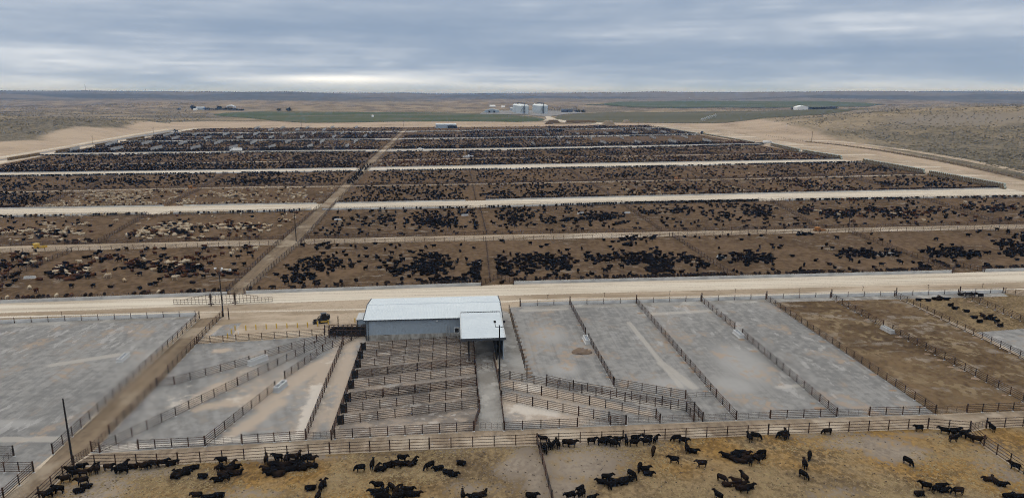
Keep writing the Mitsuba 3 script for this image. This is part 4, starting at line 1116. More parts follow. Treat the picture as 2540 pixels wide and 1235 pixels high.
# ------------------------------------------------------------------ water troughs and feeders
def trough(label, px, py, size, rz, m='m_concrete', name='water_trough'):
    L, W, H = size
    k = thing(name, label, 'water trough')
    t = place([*P(px, py)[:2], 0], rz)
    part(k, 'basin', MB().box([0, W / 2 - 0.06, H / 2], [L, 0.12, H]).box([0, -W / 2 + 0.06, H / 2], [L, 0.12, H]).box([L / 2 - 0.06, 0, H / 2], [0.12, W - 0.24, H]).box([-L / 2 + 0.06, 0, H / 2], [0.12, W - 0.24, H]).box([0, 0, 0.06], [L + 0.3, W + 0.3, 0.12]).ply(m), t)
    part(k, 'water', MB().box([0, 0, H * 0.72], [L - 0.26, W - 0.26, 0.04]).ply('m_water'), t)
    return k


mat('m_water', rgb=(0.18, 0.20, 0.22), rough=0.1, spec=0.5)
an = lambda a, b: float(math.atan2(*(P(*b) - P(*a))[1::-1]))
trough('pale rectangular concrete trough alone in the big grey pen on the left', 306, 890, (3.9, 1.0, 0.7), an((298, 893), (318, 876)), 'm_tin')
trough('long concrete trough set into the uppermost slanting sorting fence', 640, 899, (4.2, 0.95, 1.05), an((620, 903), (659, 888)), 'm_tin')
tr = trough('white framed trough set into the lowest slanting sorting fence', 696, 964, (3.4, 1.0, 0.9), an((683, 968), (707, 948)), 'm_galv')
part(tr, 'frame', MB().bar([-1.6, -0.45, 1.0], [1.6, -0.45, 1.0], 0.07, 5).bar([-1.6, 0.45, 1.0], [1.6, 0.45, 1.0], 0.07, 5).bar([-1.6, -0.45, 1.0], [-1.6, 0.45, 1.0], 0.07, 5).bar([1.6, -0.45, 1.0], [1.6, 0.45, 1.0], 0.07, 5).bar([0, -0.45, 1.0], [0, 0.45, 1.0], 0.07, 5).ply('m_white'), scene[tr + '__basin']['to_world'])
gdir = math.atan2(GY, GX)
trough('pale trough in the fence line above the brown dirt mound', 1455, 846, (3.6, 1.0, 0.85), an((1452, 830), (1460, 845)), 'm_tin')
trough('concrete trough in the fence line between the third and fourth grey pens', 1832, 832, (3.6, 1.1, 0.85), an((1822, 818), (1841, 834)), 'm_tin')
trough('grey concrete trough in the fence line between the two dung pens', 2201, 821, (3.6, 1.0, 0.8), an((2190, 812), (2213, 824)), 'm_concrete')
for px, py, lab in [(74, 690, 'lower left pens among mixed cattle'), (838, 546, 'upper pen just right of the drover lane'), (1180, 655, 'lower pen beside the first right divider'), (1440, 530, 'upper pen in the second right block'), (1555, 529, 'upper pen against the second right divider'),
                    (2215, 630, 'lower pen with a wet patch on the right'), (1790, 638, 'lower pen among black cattle in the third right pen'), (1153, 535, 'upper pen left of the first right divider'), (560, 672, 'lower left pen near the drover lane')]:
    trough('small pale cattle trough in the ' + lab, px, py, (2.8, 0.9, 0.6), 0.2, 'm_tin')
sheet('wet_concrete', [(2170, 634), (2196, 625), (2224, 628), (2222, 633), (2196, 636)], 'm_slab', 0.012)
sheet('wet_concrete', [(1775, 639), (1790, 635), (1805, 639), (1790, 642)], 'm_slab', 0.012)
for px, py, L, c, lab in [(91, 615, 3.6, 'm_yellow', 'bright yellow feeder wagon by the first alley on the left'), (473, 468, 3.2, 'm_orange', 'orange feeder wagon beside the pale cattle'), (650, 400, 3.4, 'm_orange', 'orange feeder wagon in the third block left of the lane'),
                          (1677, 446, 3.8, 'm_orange', 'orange feeder wagon by the second cross alley on the right'), (1405, 391, 4.0, 'm_orange', 'orange feeder wagon in the third block right of the lane'), (2027, 573, 3.6, 'm_orange', 'orange feeder wagon on the first cross alley on the right'),
                          (566, 363, 4.0, 'm_orange', 'faint orange feeder wagon in the fourth block left of the lane')]:
    k = thing('feeder_wagon', lab, 'feeder')
    t = place([*P(px, py)[:2], 0], 0.06, 0.72)
    part(k, 'hopper', MB().loft([[0, 0, 0.7], [0, 0, 2.0], [0, 0, 2.25]], [[L * 0.36, 0, 0], [L / 2, 0, 0], [L * 0.48, 0, 0]], [[0, 0.7, 0], [0, 1.1, 0], [0, 1.0, 0]], 4).ply(c), t @ T().rotate([0, 0, 1], 0))
    part(k, 'rack', MB().box([0, 1.0, 0.45], [L, 0.1, 0.7]).box([0, -1.0, 0.45], [L, 0.1, 0.7]).box([L * 0.5 + 1.4, -0.9, 0.6], [2.6, 0.08, 0.9]).box([L * 0.5 + 1.4, 0.9, 0.6], [2.6, 0.08, 0.9]).ply(c), t)
    for sx in (-1, 1):
        for sy in (-1, 1): part(k, 'wheel', MB().bar([sx * L * 0.35, sy * 1.05, 0.35], [sx * L * 0.35, sy * 1.25, 0.35], 0.35, 10).ply('m_tyre', 40), t)


# ------------------------------------------------------------------ vehicles
def wheels(k, t, xs, y, r, wd=0.3):
    for x in xs:
        for s in (-1, 1):
            w_ = part(k, 'wheel', MB().bar([x, s * y, r], [x, s * (y - wd), r], r, 12).ply('m_tyre', 40), t)
            part(w_, 'rim', MB().bar([x, s * (y + 0.01), r], [x, s * (y - 0.03), r], r * 0.55, 10).ply('m_galv', 40), t)


def rounded(c, s, r=0.12):
    m = m3.Manifold.batch_hull([m3.Manifold.sphere(r, 8).translate([float(c[0] + i * (s[0] / 2 - r)), float(c[1] + j * (s[1] / 2 - r)), float(c[2] + k * (s[2] / 2 - r))]) for i in (-1, 1) for j in (-1, 1) for k in (-1, 1)])
    q = m.to_mesh()
    return np.array(q.vert_properties[:, :3]), np.array(q.tri_verts)


def feed_truck(label, px, py, rz, box=6.4):
    k = thing('feed_truck', label, 'truck')
    t = place([*P(px, py)[:2], 0.06], rz)
    part(k, 'feed_box', MB().add(*rounded([-1.2, 0, 2.2], [box, 2.5, 2.2])).box([-1.2, 0, 3.3], [box - 0.4, 2.1, 0.1]).ply('m_white', 40), t)
    part(k, 'chassis', MB().box([0.2, 0, 0.9], [box + 2.8, 0.9, 0.3]).ply('m_trim'), t)
    cab = part(k, 'cab', MB().add(*rounded([3.2, 0, 2.0], [1.7, 2.3, 1.8])).ply('m_white', 40), t)
    part(k, 'hood', MB().add(*rounded([4.7, 0, 1.5], [1.6, 1.9, 1.0])).ply('m_white', 40), t)
    part(cab, 'windscreen', MB().box([4.02, 0, 2.4], [0.06, 1.9, 0.75]).ply('m_glass'), t)
    for s in (-1, 1): part(cab, 'side_window', MB().box([3.25, s * 1.14, 2.4], [1.0, 0.05, 0.65]).ply('m_glass'), t)
    part(k, 'bumper', MB().box([5.55, 0, 0.8], [0.2, 2.2, 0.35]).ply('m_galv'), t)
    wheels(k, t, (-3.2, -1.9, 4.4), 1.2, 0.52)


feed_truck('white feed truck driving left along the fourth feed road on the left', 586, 377, math.pi + 0.03, 8.0)
feed_truck('white feed truck on the service road past the bale walls', 1903, 357.5, -0.25, 6.4)
k = thing('pickup', 'white pickup on the fourth feed road right of the drover lane', 'pickup')
t = place([*P(1043, 372.3)[:2], 0.06], math.pi + 0.03)
part(k, 'body', MB().add(*rounded([0, 0, 0.85], [6.0, 2.0, 0.8])).ply('m_white', 40), t)
part(k, 'cab', MB().add(*rounded([0.4, 0, 1.55], [2.4, 1.8, 0.9], 0.25)).ply('m_white', 40), t)
part(k, 'window', MB().box([0.4, 0.9, 1.6], [1.8, 0.06, 0.45]).box([0.4, -0.9, 1.6], [1.8, 0.06, 0.45]).ply('m_glass'), t)
part(k, 'bed', MB().box([-1.9, 0, 1.28], [1.9, 1.6, 0.05]).ply('m_trim'), t)
wheels(k, t, (-1.9, 1.9), 1.0, 0.42)

k = thing('track_loader', 'black and yellow compact track loader parked on the dirt yard', 'loader')
t = place([*P(802, 799)[:2], 0.0], math.pi + 0.32, 1.05)
for s in (-1, 1):
    tr_ = part(k, 'track', MB().add(*rounded([-0.1, s * 0.75, 0.42], [2.3, 0.45, 0.84], 0.2)).ply('m_tyre', 40), t)
    part(tr_, 'track_frame', MB().box([-0.1, s * 0.985, 0.45], [1.4, 0.03, 0.26]).ply('m_yellow'), t)
    part(k, 'lift_arm', MB().bar([-1.25, s * 0.62, 1.65], [0.9, s * 0.62, 1.2], 0.12, 4).bar([0.9, s * 0.62, 1.2], [1.45, s * 0.62, 0.4], 0.12, 4).ply('m_dark'), t)
    part(k, 'lamp', MB().box([0.42, s * 0.5, 2.02], [0.1, 0.2, 0.12]).ply('m_white'), t)
part(k, 'body', MB().add(*rounded([-0.35, 0, 0.95], [2.0, 1.15, 0.9])).ply('m_dark', 40), t)
cab = part(k, 'cab', MB().add(*rounded([-0.1, 0, 1.55], [1.15, 1.05, 1.1], 0.1)).ply('m_dark', 40), t)
part(cab, 'cab_roof', MB().add(*rounded([-0.15, 0, 2.12], [1.3, 1.1, 0.12], 0.05)).ply('m_trim', 40), t)
part(cab, 'window', MB().box([0.48, 0, 1.6], [0.03, 0.8, 0.8]).ply('m_glass'), t)
part(k, 'engine_cover', MB().add(*rounded([-1.15, 0, 1.3], [0.75, 1.15, 0.75])).ply('m_dark', 40), t)
part(k, 'bucket', MB().box([1.9, 0, 0.1], [0.8, 1.9, 0.06]).box([1.55, 0, 0.4], [0.06, 1.9, 0.65]).box([1.75, 0.93, 0.35], [0.7, 0.05, 0.5]).box([1.75, -0.93, 0.35], [0.7, 0.05, 0.5]).ply('m_dark'), t)
for px, py, c, lab in [(436, 328, 'm_trim', 'small dark tractor at the far end of the concrete pad'), (1743, 333.5, 'm_yellow', 'small yellow tractor at the right end of the fifth feed road')]:
    k = thing('tractor', lab, 'tractor')
    t = place([*P(px, py)[:2], 0.08], 0.3, 1.5)
    part(k, 'body', MB().add(*rounded([0.9, 0, 1.2], [2.2, 0.9, 0.9])).ply(c, 40), t)
    part(k, 'cab', MB().add(*rounded([-0.7, 0, 1.9], [1.5, 1.4, 1.5])).ply('m_glass', 40), t)
    wheels(k, t, (-0.8,), 1.2, 0.85, 0.45); wheels(k, t, (1.5,), 1.0, 0.5, 0.35)
# a pale handling chute in the third block
k = thing('handling_crate', 'white handling crate in the pen right of the lane, third block', 'cattle crate')
t = place([*P(1160, 391.5)[:2], 0], 0.2)
part(k, 'crate', MB().box([0, 0, 1.4], [3.0, 1.6, 0.12]).box([0, 0.8, 0.8], [3.0, 0.08, 1.4]).box([0, -0.8, 0.8], [3.0, 0.08, 1.4]).box([0.8, 0, 2.0], [1.0, 1.6, 1.2]).ply('m_white'), t)
part(k, 'wing', MB().box([3.2, 0.9, 1.0], [3.2, 0.08, 1.4]).box([-3.0, -0.9, 0.9], [2.6, 0.08, 1.2]).ply('m_white'), t)


# ------------------------------------------------------------------ bale walls along the right ends of the pens
def lathe_bale(r=0.92, w=1.5):
    return MB().loft([[0, -w / 2, 0], [0, -w / 2 + 0.08, 0], [0, w / 2 - 0.08, 0], [0, w / 2, 0]], [[r * 0.93, 0, 0], [r, 0, 0], [r, 0, 0], [r * 0.93, 0, 0]], [[0, 0, r * 0.93], [0, 0, r], [0, 0, r], [0, 0, r * 0.93]], 12)


BALE_M = lathe_bale().mesh(); BALE = mikit.ply(BALE_M, 'm_wrap', smooth=40)
FACE_M = MB().bar([0, 0.74, 0], [0, 0.77, 0], 0.84, 12).mesh(); FACE = mikit.ply(FACE_M, 'm_bale')
far_net, far_face = MB(), MB()
FARW = {'wall past the white feed truck', 'wall beside the sixth road', 'fourth bale wall from the front'}
WALLS = [('nearest bale wall', (2494, 470), (2303, 435), 2), ('second bale wall from front', (2293, 432), (2140, 404.5), 2), ('third bale wall from front', (2088, 396.5), (1990, 380.5), 2),
         ('fourth bale wall from the front', (1984, 379), (1912, 362.5), 2), ('wall past the white feed truck', (1868, 355), (1745, 334), 1), ('wall beside the sixth road', (1728, 333), (1640, 318), 1)]
for lab, a, b, deep in WALLS:
    p, q = P(*a)[:2], P(*b)[:2]
    L = np.linalg.norm(q - p); d = (q - p) / L; s = np.array([d[1], -d[0]])
    n = int(L / 1.9)
    rz = math.atan2(d[1], d[0])
    for i in range(n):
        for j in range(deep):
            if j and i == n - 1: continue
            c = p + d * (i + 0.5 + 0.5 * j) * L / n + s * rng.uniform(-0.12, 0.12)
            t = place([c[0], c[1], 0.92 + j * 1.6], rz + rng.uniform(-0.06, 0.06), rng.uniform(0.96, 1.04))
            if lab in FARW:
                m4 = np.array(t.matrix)
                for dst, (v_, f_) in ((far_net, BALE_M), (far_face, FACE_M)): dst.add(v_ @ m4[:3, :3].T + m4[:3, 3], f_)
                continue
            k = thing('round_bale', f'net wrapped round bale, {nth(i)} from front, {["bottom", "top"][j]} row of {lab}', 'hay bale', f'{["bottom", "top"][j]} row bales, {lab}')
            part(k, 'net_wrap', BALE, t); part(k, 'end_face', FACE, t)
scene['bale_row'] = far_net.ply('m_wrap', 40); scene['bale_row__end_face'] = far_face.ply('m_bale')
labels['bale_row'] = {'label': 'far rows of net wrapped round bales along the right side of the farthest pens', 'category': 'hay bale', 'kind': 'stuff'}
labels['bale_row__end_face'] = {'kind': 'stuff'}
# brown bale ends closing the left ends of the pens
BRICK = MB().box([0, 0, 0.6], [2.3, 1.15, 1.2]).ply('m_bale')
for lab, a, b in [('first from the front', (20, 399), (98, 386)), ('second from the front', (140, 380), (196, 370)), ('third from the front', (237, 364.5), (292, 354)), ('fourth from the front', (315, 350), (358, 343)), ('fifth from the front', (383, 339.5), (423, 332.5))]:
    p, q = P(*a)[:2], P(*b)[:2]
    L = np.linalg.norm(q - p); d = (q - p) / L; n = int(L / 2.4)
    for i in range(n):
        c = p + d * (i + 0.5) * L / n
        for z in (0, 1.2):
            k = solo('square_bale', BRICK, f'square straw bale, {nth(i)} from front, {"bottom" if z == 0 else "top"} layer, left end wall {lab}', 'straw bale', 'square bales of the left end wall, ' + lab, tw=place([c[0] + rng.uniform(-.1, .1), c[1], z], math.atan2(d[1], d[0]) + rng.uniform(-.05, .05)))
# haystacks behind the pens
STACKS = [('trapezoid straw stack left of the long brown one', (1352, 308.5), (1392, 308), 4, 'm_bale'), ('long brown bale stack behind the far pens', (1402, 307), (1478, 306.5), 3, 'm_bale'), ('low row of pale bales left of the pale stepped stack', (1372, 309), (1420, 308.5), 1, 'm_pale'),
          ('pale stepped bale stack at the far right', (1494, 311), (1524, 310.5), 4, 'm_pale'), ('small pale bale stack right of the stepped one', (1546, 306), (1560, 305.5), 3, 'm_pale')]
mat('m_pale', rgb=(0.40, 0.325, 0.23))
for lab, a, b, lv, m in STACKS:
    p, q = P(*a), P(*b)
    k = thing('bale_stack', lab, 'hay stack')
    d = q - p; L = float(np.linalg.norm(d)); rz = math.atan2(d[1], d[0])
    for i in range(lv):
        cut_ = L * (0.04 if lv == 3 and L > 40 else 0.16 if lv > 1 else 0) * i
        n = max(1, int((L - cut_) / 5))
        for j in range(n):
            c = p + d / L * (cut_ / 2 + (j + 0.5) * (L - cut_) / n)
            part(k, 'bale', MB().box([c[0], c[1], 0.9 + i * 1.75], [(L - cut_) / n - 0.25, 6 + rng.uniform(-.5, .5), 1.7], rz).ply(m))

# ------------------------------------------------------------------ slatted windbreak panels along the far pen dividers
WB = [(174, 378, 198, 370), (275, 375.5, 307, 369.5), (374, 375, 403, 368.5), (473, 373, 498, 367.5), (568, 372, 590, 366.5), (667, 370.5, 684, 364.5), (762, 369, 776, 363.5), (857, 368, 866, 363),
      (262, 364, 292, 355.5), (352, 361.5, 378, 355), (443, 362, 466, 354.5), (531, 361, 553, 353), (621, 360, 637, 353), (708, 358, 723, 351.5), (794, 358, 806, 351), (878, 357, 888, 350),
      (426, 348, 446, 343), (506, 347.5, 525, 342.5), (587, 346.5, 603, 342), (667, 346, 680, 341.5), (745, 345, 756, 341), (824, 344.5, 834, 340), (902, 343, 910, 338),
      (405, 340, 431, 333.5), (478, 339, 495, 333.5), (553, 339, 569, 333), (628, 338.5, 645, 332), (701, 337, 713, 331.5), (774, 336.5, 785, 331), (845, 336, 854, 330), (917, 334.5, 922, 329.5),
      (665, 326.5, 678, 323), (733, 326, 743, 323), (800, 326, 809, 322.5), (632, 322, 646, 317), (696, 321.5, 707, 317), (758, 321, 768, 317), (820, 320.5, 829, 316.5), (881, 320, 888, 316.5),
      (1707, 345, 1688, 339.5), (1627, 346.5, 1611, 341), (1548, 348.5, 1536, 342), (1468, 350, 1459.5, 343.5), (1389, 351, 1380, 344), (1308, 351.5, 1300.5, 344), (1765, 355, 1741.5, 350), (1678, 356, 1658, 351.5),
      (1591, 358, 1574, 353.5), (1504, 359.5, 1489, 354.5), (1415, 361, 1405, 356), (1327, 363, 1319, 357.5), (1653, 332, 1638, 328.5), (1582, 334.5, 1567, 330.5), (1509, 335.5, 1496, 331), (1436, 337, 1427, 332.5),
      (1363, 338, 1354, 333.5), (1547, 326.5, 1534, 321.5), (1614, 325, 1600, 321.5)]
mat('m_panel', rgb=(0.42, 0.415, 0.395), rough=0.6)
BLK = lambda x0, y0: ('fourth' if y0 > 352.5 else 'fifth' if y0 > 333 else 'last', x0 < 1000)
WBR = {(w[0], w[1]): sorted(q[0] for q in WB if BLK(q[0], q[1]) == BLK(w[0], w[1])).index(w[0]) for w in WB}
for x0, y0, x1, y1 in WB:
    a, b = P(x0, y0), P(x1, y1)
    L = float(np.linalg.norm(b - a)); d = (b - a) / L; rz = math.atan2(d[1], d[0])
    side = 'left' if x0 < 1000 else 'right'
    wsd = 0.18 if side == 'left' else 0.18
    blk = 'fourth' if y0 > 352.5 else 'fifth' if y0 > 333 else 'last'
    k = thing('windbreak', f'pale windbreak wall, {nth(WBR[x0, y0])} from left in the {blk} block {side} of the lane', 'windbreak', f'windbreaks {blk} block {side}')
    n = max(4, int(L / 1.6))
    mb = MB()
    for i in range(n):
        c = a + d * (i + 0.5) * L / n
        mb.box([c[0], c[1], 1.75], [L / n * 0.88, 0.1, 2.9], rz)
    part(k, 'slat_panel', mb.ply('m_panel'))
    mb = MB()
    for i in range(0, n + 1, 3):
        c = a + d * i * L / n + np.array([-d[1], d[0], 0]) * wsd
        mb.bar([*c[:2], 0], [*c[:2], 3.3], 0.12, 4)
    for z in (0.6, 2.7): mb.bar(a + [-d[1] * wsd, d[0] * wsd, z], b + [-d[1] * wsd, d[0] * wsd, z], 0.07, 4)
    part(k, 'frame', mb.ply('m_rust'))


# ------------------------------------------------------------------ far buildings
def shed(label, px0, px1, py, depth, eave, ridge, mw='m_wall', mr='m_galv', along=True, doors=0, name='farm_shed', cat='shed', dz=0.0):
    a, b = P(px0, py), P(px1, py)
    L = float(np.linalg.norm(b - a)); u = (b - a) / L; v = np.array([-u[1], u[0], 0]); rz = math.atan2(u[1], u[0])
    o = a + [0, 0, float(ground(a)) + dz]
    k = thing(name, label, cat)
    c = o + u * L / 2 + v * depth / 2
    part(k, 'wall', MB().box(c + [0, 0, eave / 2], [L - 0.6, depth - 0.6, eave], rz).ply(mw))
    if along: prof = [(0, 0, eave), (0, depth / 2, ridge), (0, depth, eave)]; pts = lambda s: [o + u * (L * s) + v * t + [0, 0, z] for _, t, z in prof]
    else: prof = [(0, 0, eave), (L / 2, 0, ridge), (L, 0, eave)]; pts = lambda s: [o + u * t + v * (depth * s) + [0, 0, z] for t, _, z in prof]
    p0, p1 = pts(0), pts(1)
    part(k, 'roof', MB().add(p0 + p1, [[0, 1, 4], [0, 4, 3], [1, 2, 5], [1, 5, 4], [0, 2, 1], [3, 4, 5], [0, 3, 5], [0, 5, 2]]).ply(mr))
    if not along: part(k, 'gable', MB().add([q - v * 0.05 for q in [o + u * 0.4 + [0, 0, eave - 0.1], o + u * (L - 0.4) + [0, 0, eave - 0.1], o + u * L / 2 + [0, 0, ridge - 0.3]]] + [q + v * 0.05 for q in [o + u * 0.4 + [0, 0, eave - 0.1], o + u * (L - 0.4) + [0, 0, eave - 0.1], o + u * L / 2 + [0, 0, ridge - 0.3]]], [[0, 1, 2], [3, 5, 4], [0, 3, 4], [0, 4, 1]]).ply(mw))
    for i in range(doors):
        s = (i + 1) / (doors + 1)
        part(k, 'door', MB().box(o + u * L * s + v * 0.2 + [0, 0, eave * 0.42], [L * 0.14, 0.3, eave * 0.84], rz).ply('m_dark'))
    return k


fb = shed('long open fronted cattle shed with white roof at the far end of the feedlot', 1080, 1131, 318.5, 14, 5.5, 6.6, 'm_wall', 'm_roof', True, 0)
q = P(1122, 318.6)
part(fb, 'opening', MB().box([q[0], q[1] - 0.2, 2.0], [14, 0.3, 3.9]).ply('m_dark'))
shed('grey metal workshop with two dark doors left of the grain bins', 1202, 1238, 281, 26, 7, 11, 'm_wall', 'm_galv', False, 2)
shed('small grey building half hidden behind the left grain bins', 1266, 1284, 276, 20, 7, 9.5, 'm_wall', 'm_galv')
shed('dark grey machinery shed right of the grain bins with an open front', 1393, 1421, 279.5, 26, 7.5, 9.5, 'm_trim', 'm_trim', True, 1)
shed('white hay shed among low farm buildings behind the workshop', 1214, 1229, 269.5, 20, 4, 6, 'm_white', 'm_white')
shed('second small white shed far behind the workshop', 1243, 1252, 269.5, 15, 3, 5, 'm_white', 'm_white')
wb = shed('white metal barn with a low gable by a dark hedge on the right', 1976, 2004, 280.5, 26, 8, 12, 'm_white', 'm_white', False, 0)
shed('low blue grey building half hidden by trees in the far left farmyard', 486, 505, 276.5, 15, 7, 9, 'm_wall', 'm_wall')
shed('small white shed under the tallest tree in the far left farmyard', 478.5, 487.5, 276.8, 10, 4, 5, 'm_white', 'm_white')
shed('small white pivot control box standing in the left green field', 921.5, 927, 291.5, 5, 4, 4.6, 'm_white', 'm_white', name='pivot_box', cat='hut')


def grain_bin(label, p, r, h, group):
    k = thing('grain_bin', label, 'grain bin', group)
    x, y = p[:2]; z0 = float(ground(np.array(p)))
    n = 20
    rings = []
    for i in range(9):
        z = z0 + h * i / 8
        rings.append((z, r * (1.0 if i % 2 else 1.012)))
    part(k, 'wall', MB().loft([[x, y, z] for z, _ in rings], [[q_, 0, 0] for _, q_ in rings], [[0, q_, 0] for _, q_ in rings], n).ply('m_silo', 30))
    part(k, 'roof', MB().loft([[x, y, z0 + h], [x, y, z0 + h + r * 0.55], [x, y, z0 + h + r * 0.62]], [[r * 1.03, 0, 0], [r * 0.14, 0, 0], [r * 0.1, 0, 0]], [[0, r * 1.03, 0], [0, r * 0.14, 0], [0, r * 0.1, 0]], n).ply('m_siloroof'))
    part(k, 'ladder', MB().bar([x + r * 0.7, y - r * 0.75, z0], [x + r * 0.7, y - r * 0.75, z0 + h], 0.25, 4).ply('m_trim'))


for side, f0, b0 in (('left', (1306, 283.2), (1288, 280)), ('right', (1353.5, 283), (1337, 280))):
    a, b = P(*f0), P(*b0)
    for row in (0, 1):
        for i in range(5):
            c = a + (b - a) * i / 4 + np.array([-11.5 + 0.0 * i, 3.0, 0]) * (1 - row)
            if row == 0 and i == 0 and side == 'x': continue
            grain_bin(f'cone roofed steel grain bin, {nth(i)} from front, {["left", "right"][row]} row of the {side} cluster', c, 5.5, 19.5, f'grain bins in the {side} cluster')
    k = thing('elevator_leg', f'dark grain elevator tower with overhead conveyor at the {side} bins', 'grain elevator')
    m_ = a + np.array([-5.5, -7.0, 0])
    part(k, 'tower', MB().box(m_ + [0, 0, 13.25], [1.6, 1.6, 26.5]).ply('m_trim'))
    part(k, 'conveyor', MB().bar(m_ + [0, 3, 25], (a + b) / 2 + (b - a) / 2 * 1.02 + [-5.5, 2, 25], 0.9, 4).ply('m_trim'))
    part(k, 'spout', MB().bar(m_ + [-1, 0.5, 18], m_ + [-10, 0, 4], 0.4, 4).ply('m_trim'))
    for i in range(6):
        c = m_ + (b - a) * i / 5.2 + [0, 3.5, 26.0]
        part(k, 'conveyor_head', MB().box(c, [1.8, 1.8, 1.6]).ply('m_trim'))
sheet('farmyard', [(1190, 284), (1200, 276.5), (1300, 274.5), (1420, 277), (1455, 281), (1400, 284.5), (1365, 290), (1352, 290), (1300, 285.5)], 'm_gravel', 0.8)
sheet('field_track', [(1352, 290), (1365, 290), (1380, 297), (1420, 303), (1500, 307), (1490, 310), (1400, 305), (1362, 301), (1345, 302), (1356, 297)], 'm_road', 0.8)


# ------------------------------------------------------------------ trees
def tree(label, px, py, h, w, kind='tree', group=None, bare=False, seed=0):
    r = np.random.default_rng(seed)
    p = P(px, py); z0 = float(ground(p))
    k = thing(kind, label, 'tree' if 'tree' in kind else 'shrub', group)
    mb = MB().bar([p[0], p[1], z0 - 0.5], [p[0], p[1], z0 + h * 0.5], h * 0.03, 5, h * 0.012)
    tips = []
    for i in range(9 if bare else 5):
        a = r.uniform(0, 6.28); b0 = z0 + h * r.uniform(0.12, 0.4)
        e = np.array([p[0] + math.cos(a) * w * 0.4 * r.uniform(.5, 1), p[1] + math.sin(a) * w * 0.4 * r.uniform(.5, 1), z0 + h * r.uniform(.5, .98)])
        mb.bar([p[0], p[1], b0], e, h * 0.012, 4, h * 0.004); tips.append(e)
    part(k, 'trunk', mb.ply('m_twig'))
    n = 260 if not bare else 200
    v = r.normal(size=(n, 3)); v /= np.linalg.norm(v, axis=1)[:, None]
    cl = r.normal(size=(7, 3)); cl /= np.linalg.norm(cl, axis=1)[:, None]
    c = v * r.uniform(0.25, 0.5, (n, 1)) + cl[r.integers(0, 7, n)] * 0.18
    c = c * [w, w, h * 0.62] + [p[0], p[1], z0 + h * (0.52 if bare else 0.45)]
    c[:, 2] = np.maximum(c[:, 2], z0 + 0.2)
    s = (0.035 if bare else 0.085) * min(w, h)
    d = r.normal(size=(n, 3, 3)) * (s if not bare else 1) * (1 if not bare else np.array([s * 3, s * 3, s * 3]))
    if bare: d[:, 1] = d[:, 0] * 1.08
    vv = (c[:, None] + d).reshape(-1, 3)
    part(k, 'crown', mikit.ply((vv, np.arange(n * 3).reshape(-1, 3)), 'm_twig' if bare else 'm_leaf'))


sd = 100
for px, py, h, w, lab in [(444, 276, 9, 17, 'small dark tree standing alone left of the far farmyard'), (480, 276, 22, 20, 'tallest dark tree at the left of the far farmyard'), (692, 278, 13, 16, 'left one of two dark trees alone at the edge of the green field'), (716, 278.5, 16, 19, 'right one of two dark trees alone at the edge of the green field'),
                          (545, 276.5, 19, 19, 'taller tree sticking out of the middle of the far farmyard hedge'), (1432, 279.5, 13, 22, 'dark evergreen clump right of the machinery shed'), (1447, 280, 12, 17, 'dark evergreen at the right end by the machinery shed')]:
    sd += 1; tree(lab, px, py, h * 0.75, w * 0.75, 'evergreen_tree', None, False, sd)
for i in range(13):
    sd += 1
    tree(f'dark hedge tree, {nth(i)} from left in the far left farmyard hedge', 510 + i * 7.6, 277 + i * 0.08, rng.uniform(6, 10), rng.uniform(11, 15), 'hedge_tree', 'hedge trees of the far left farmyard', False, sd)
for i, px in enumerate([1362, 1368, 1375, 1382, 1388, 1424, 1429]):
    sd += 1; tree(f'bare grey winter tree, {nth(i)} from left beside the right grain bins', px, 277.5, rng.uniform(15, 22), rng.uniform(13, 18), 'bare_tree', 'bare trees by the grain bins', True, sd)
for i in range(14):
    px = 1968 + i * 7.8
    if 1976 < px < 2004: continue
    sd += 1; tree(f'dark hedge shrub, {nth(i)} from left in the hedge by the white barn', px, 278.5 + 0.06 * i, 8.5, 17, 'hedge_shrub', 'hedge shrubs by the white barn', False, sd)
dm = thing('quonset_roof', 'pale round topped roof showing over the far farmyard hedge', 'shed')
p = P(574, 274.5); z0 = float(ground(p))
part(dm, 'roof', MB().loft([[p[0] - 12, p[1], z0 + 5], [p[0] - 5, p[1], z0 + 8.0], [p[0] + 5, p[1], z0 + 8.0], [p[0] + 12, p[1], z0 + 5]], [[0, 7, 0]] * 4, [[0, 0, 3]] * 4, 10).ply('m_galv'))

# centre pivot in the right field
pv = thing('pivot_sprinkler', 'long lattice pivot sprinkler standing in the right green field', 'irrigation pivot')
a, b = P(1738, 304.5), P(1777, 291)
for i in range(7):
    c, d = a + (b - a) * i / 7, a + (b - a) * (i + 1) / 7
    part(pv, 'span', MB().bar(c + [0, 0, 5], (c + d) / 2 + [0, 0, 7], 0.4, 4).bar((c + d) / 2 + [0, 0, 7], d + [0, 0, 5], 0.4, 4).bar(c + [0, 0, 4.2], d + [0, 0, 4.2], 0.25, 4).ply('m_galv'))
    part(pv, 'tower', MB().bar(d + [-2.5, 0, 0], d + [0, 0, 5], 0.3, 4).bar(d + [2.5, 0, 0], d + [0, 0, 5], 0.3, 4).ply('m_galv'))
for px, py, top, lab in [(1002, 318, 306, 'above the drover lane'), (1255, 316, 304, 'right of the far shed'), (748, 318, 306, 'left of the drover lane'), (1583, 318, 303, 'by the pale haystacks'), (2013, 352, 334, 'on the right hillside')]:
    p = P(px, py)
    solo('utility_pole', MB().bar([*p[:2], float(ground(p))], [*p[:2], float(ground(p)) + 11], 0.22, 5).bar([p[0] - 1, p[1], float(ground(p)) + 10.3], [p[0] + 1, p[1], float(ground(p)) + 10.3], 0.14, 4).ply('m_twig'), 'thin utility pole ' + lab, 'utility pole')
for az, r, h, lab in [(-31.0, 9000, 75, 'left'), (-27.3, 9000, 45, 'right')]:
    x, y = r * math.sin(math.radians(az)), r * math.cos(math.radians(az)); z = float(hill(x, y))
    solo('radio_mast', MB().bar([x, y, z], [x, y, z + h], 2.0, 4, 1.0).ply('m_trim'), f'{lab} one of two thin masts on the far left skyline', 'mast')

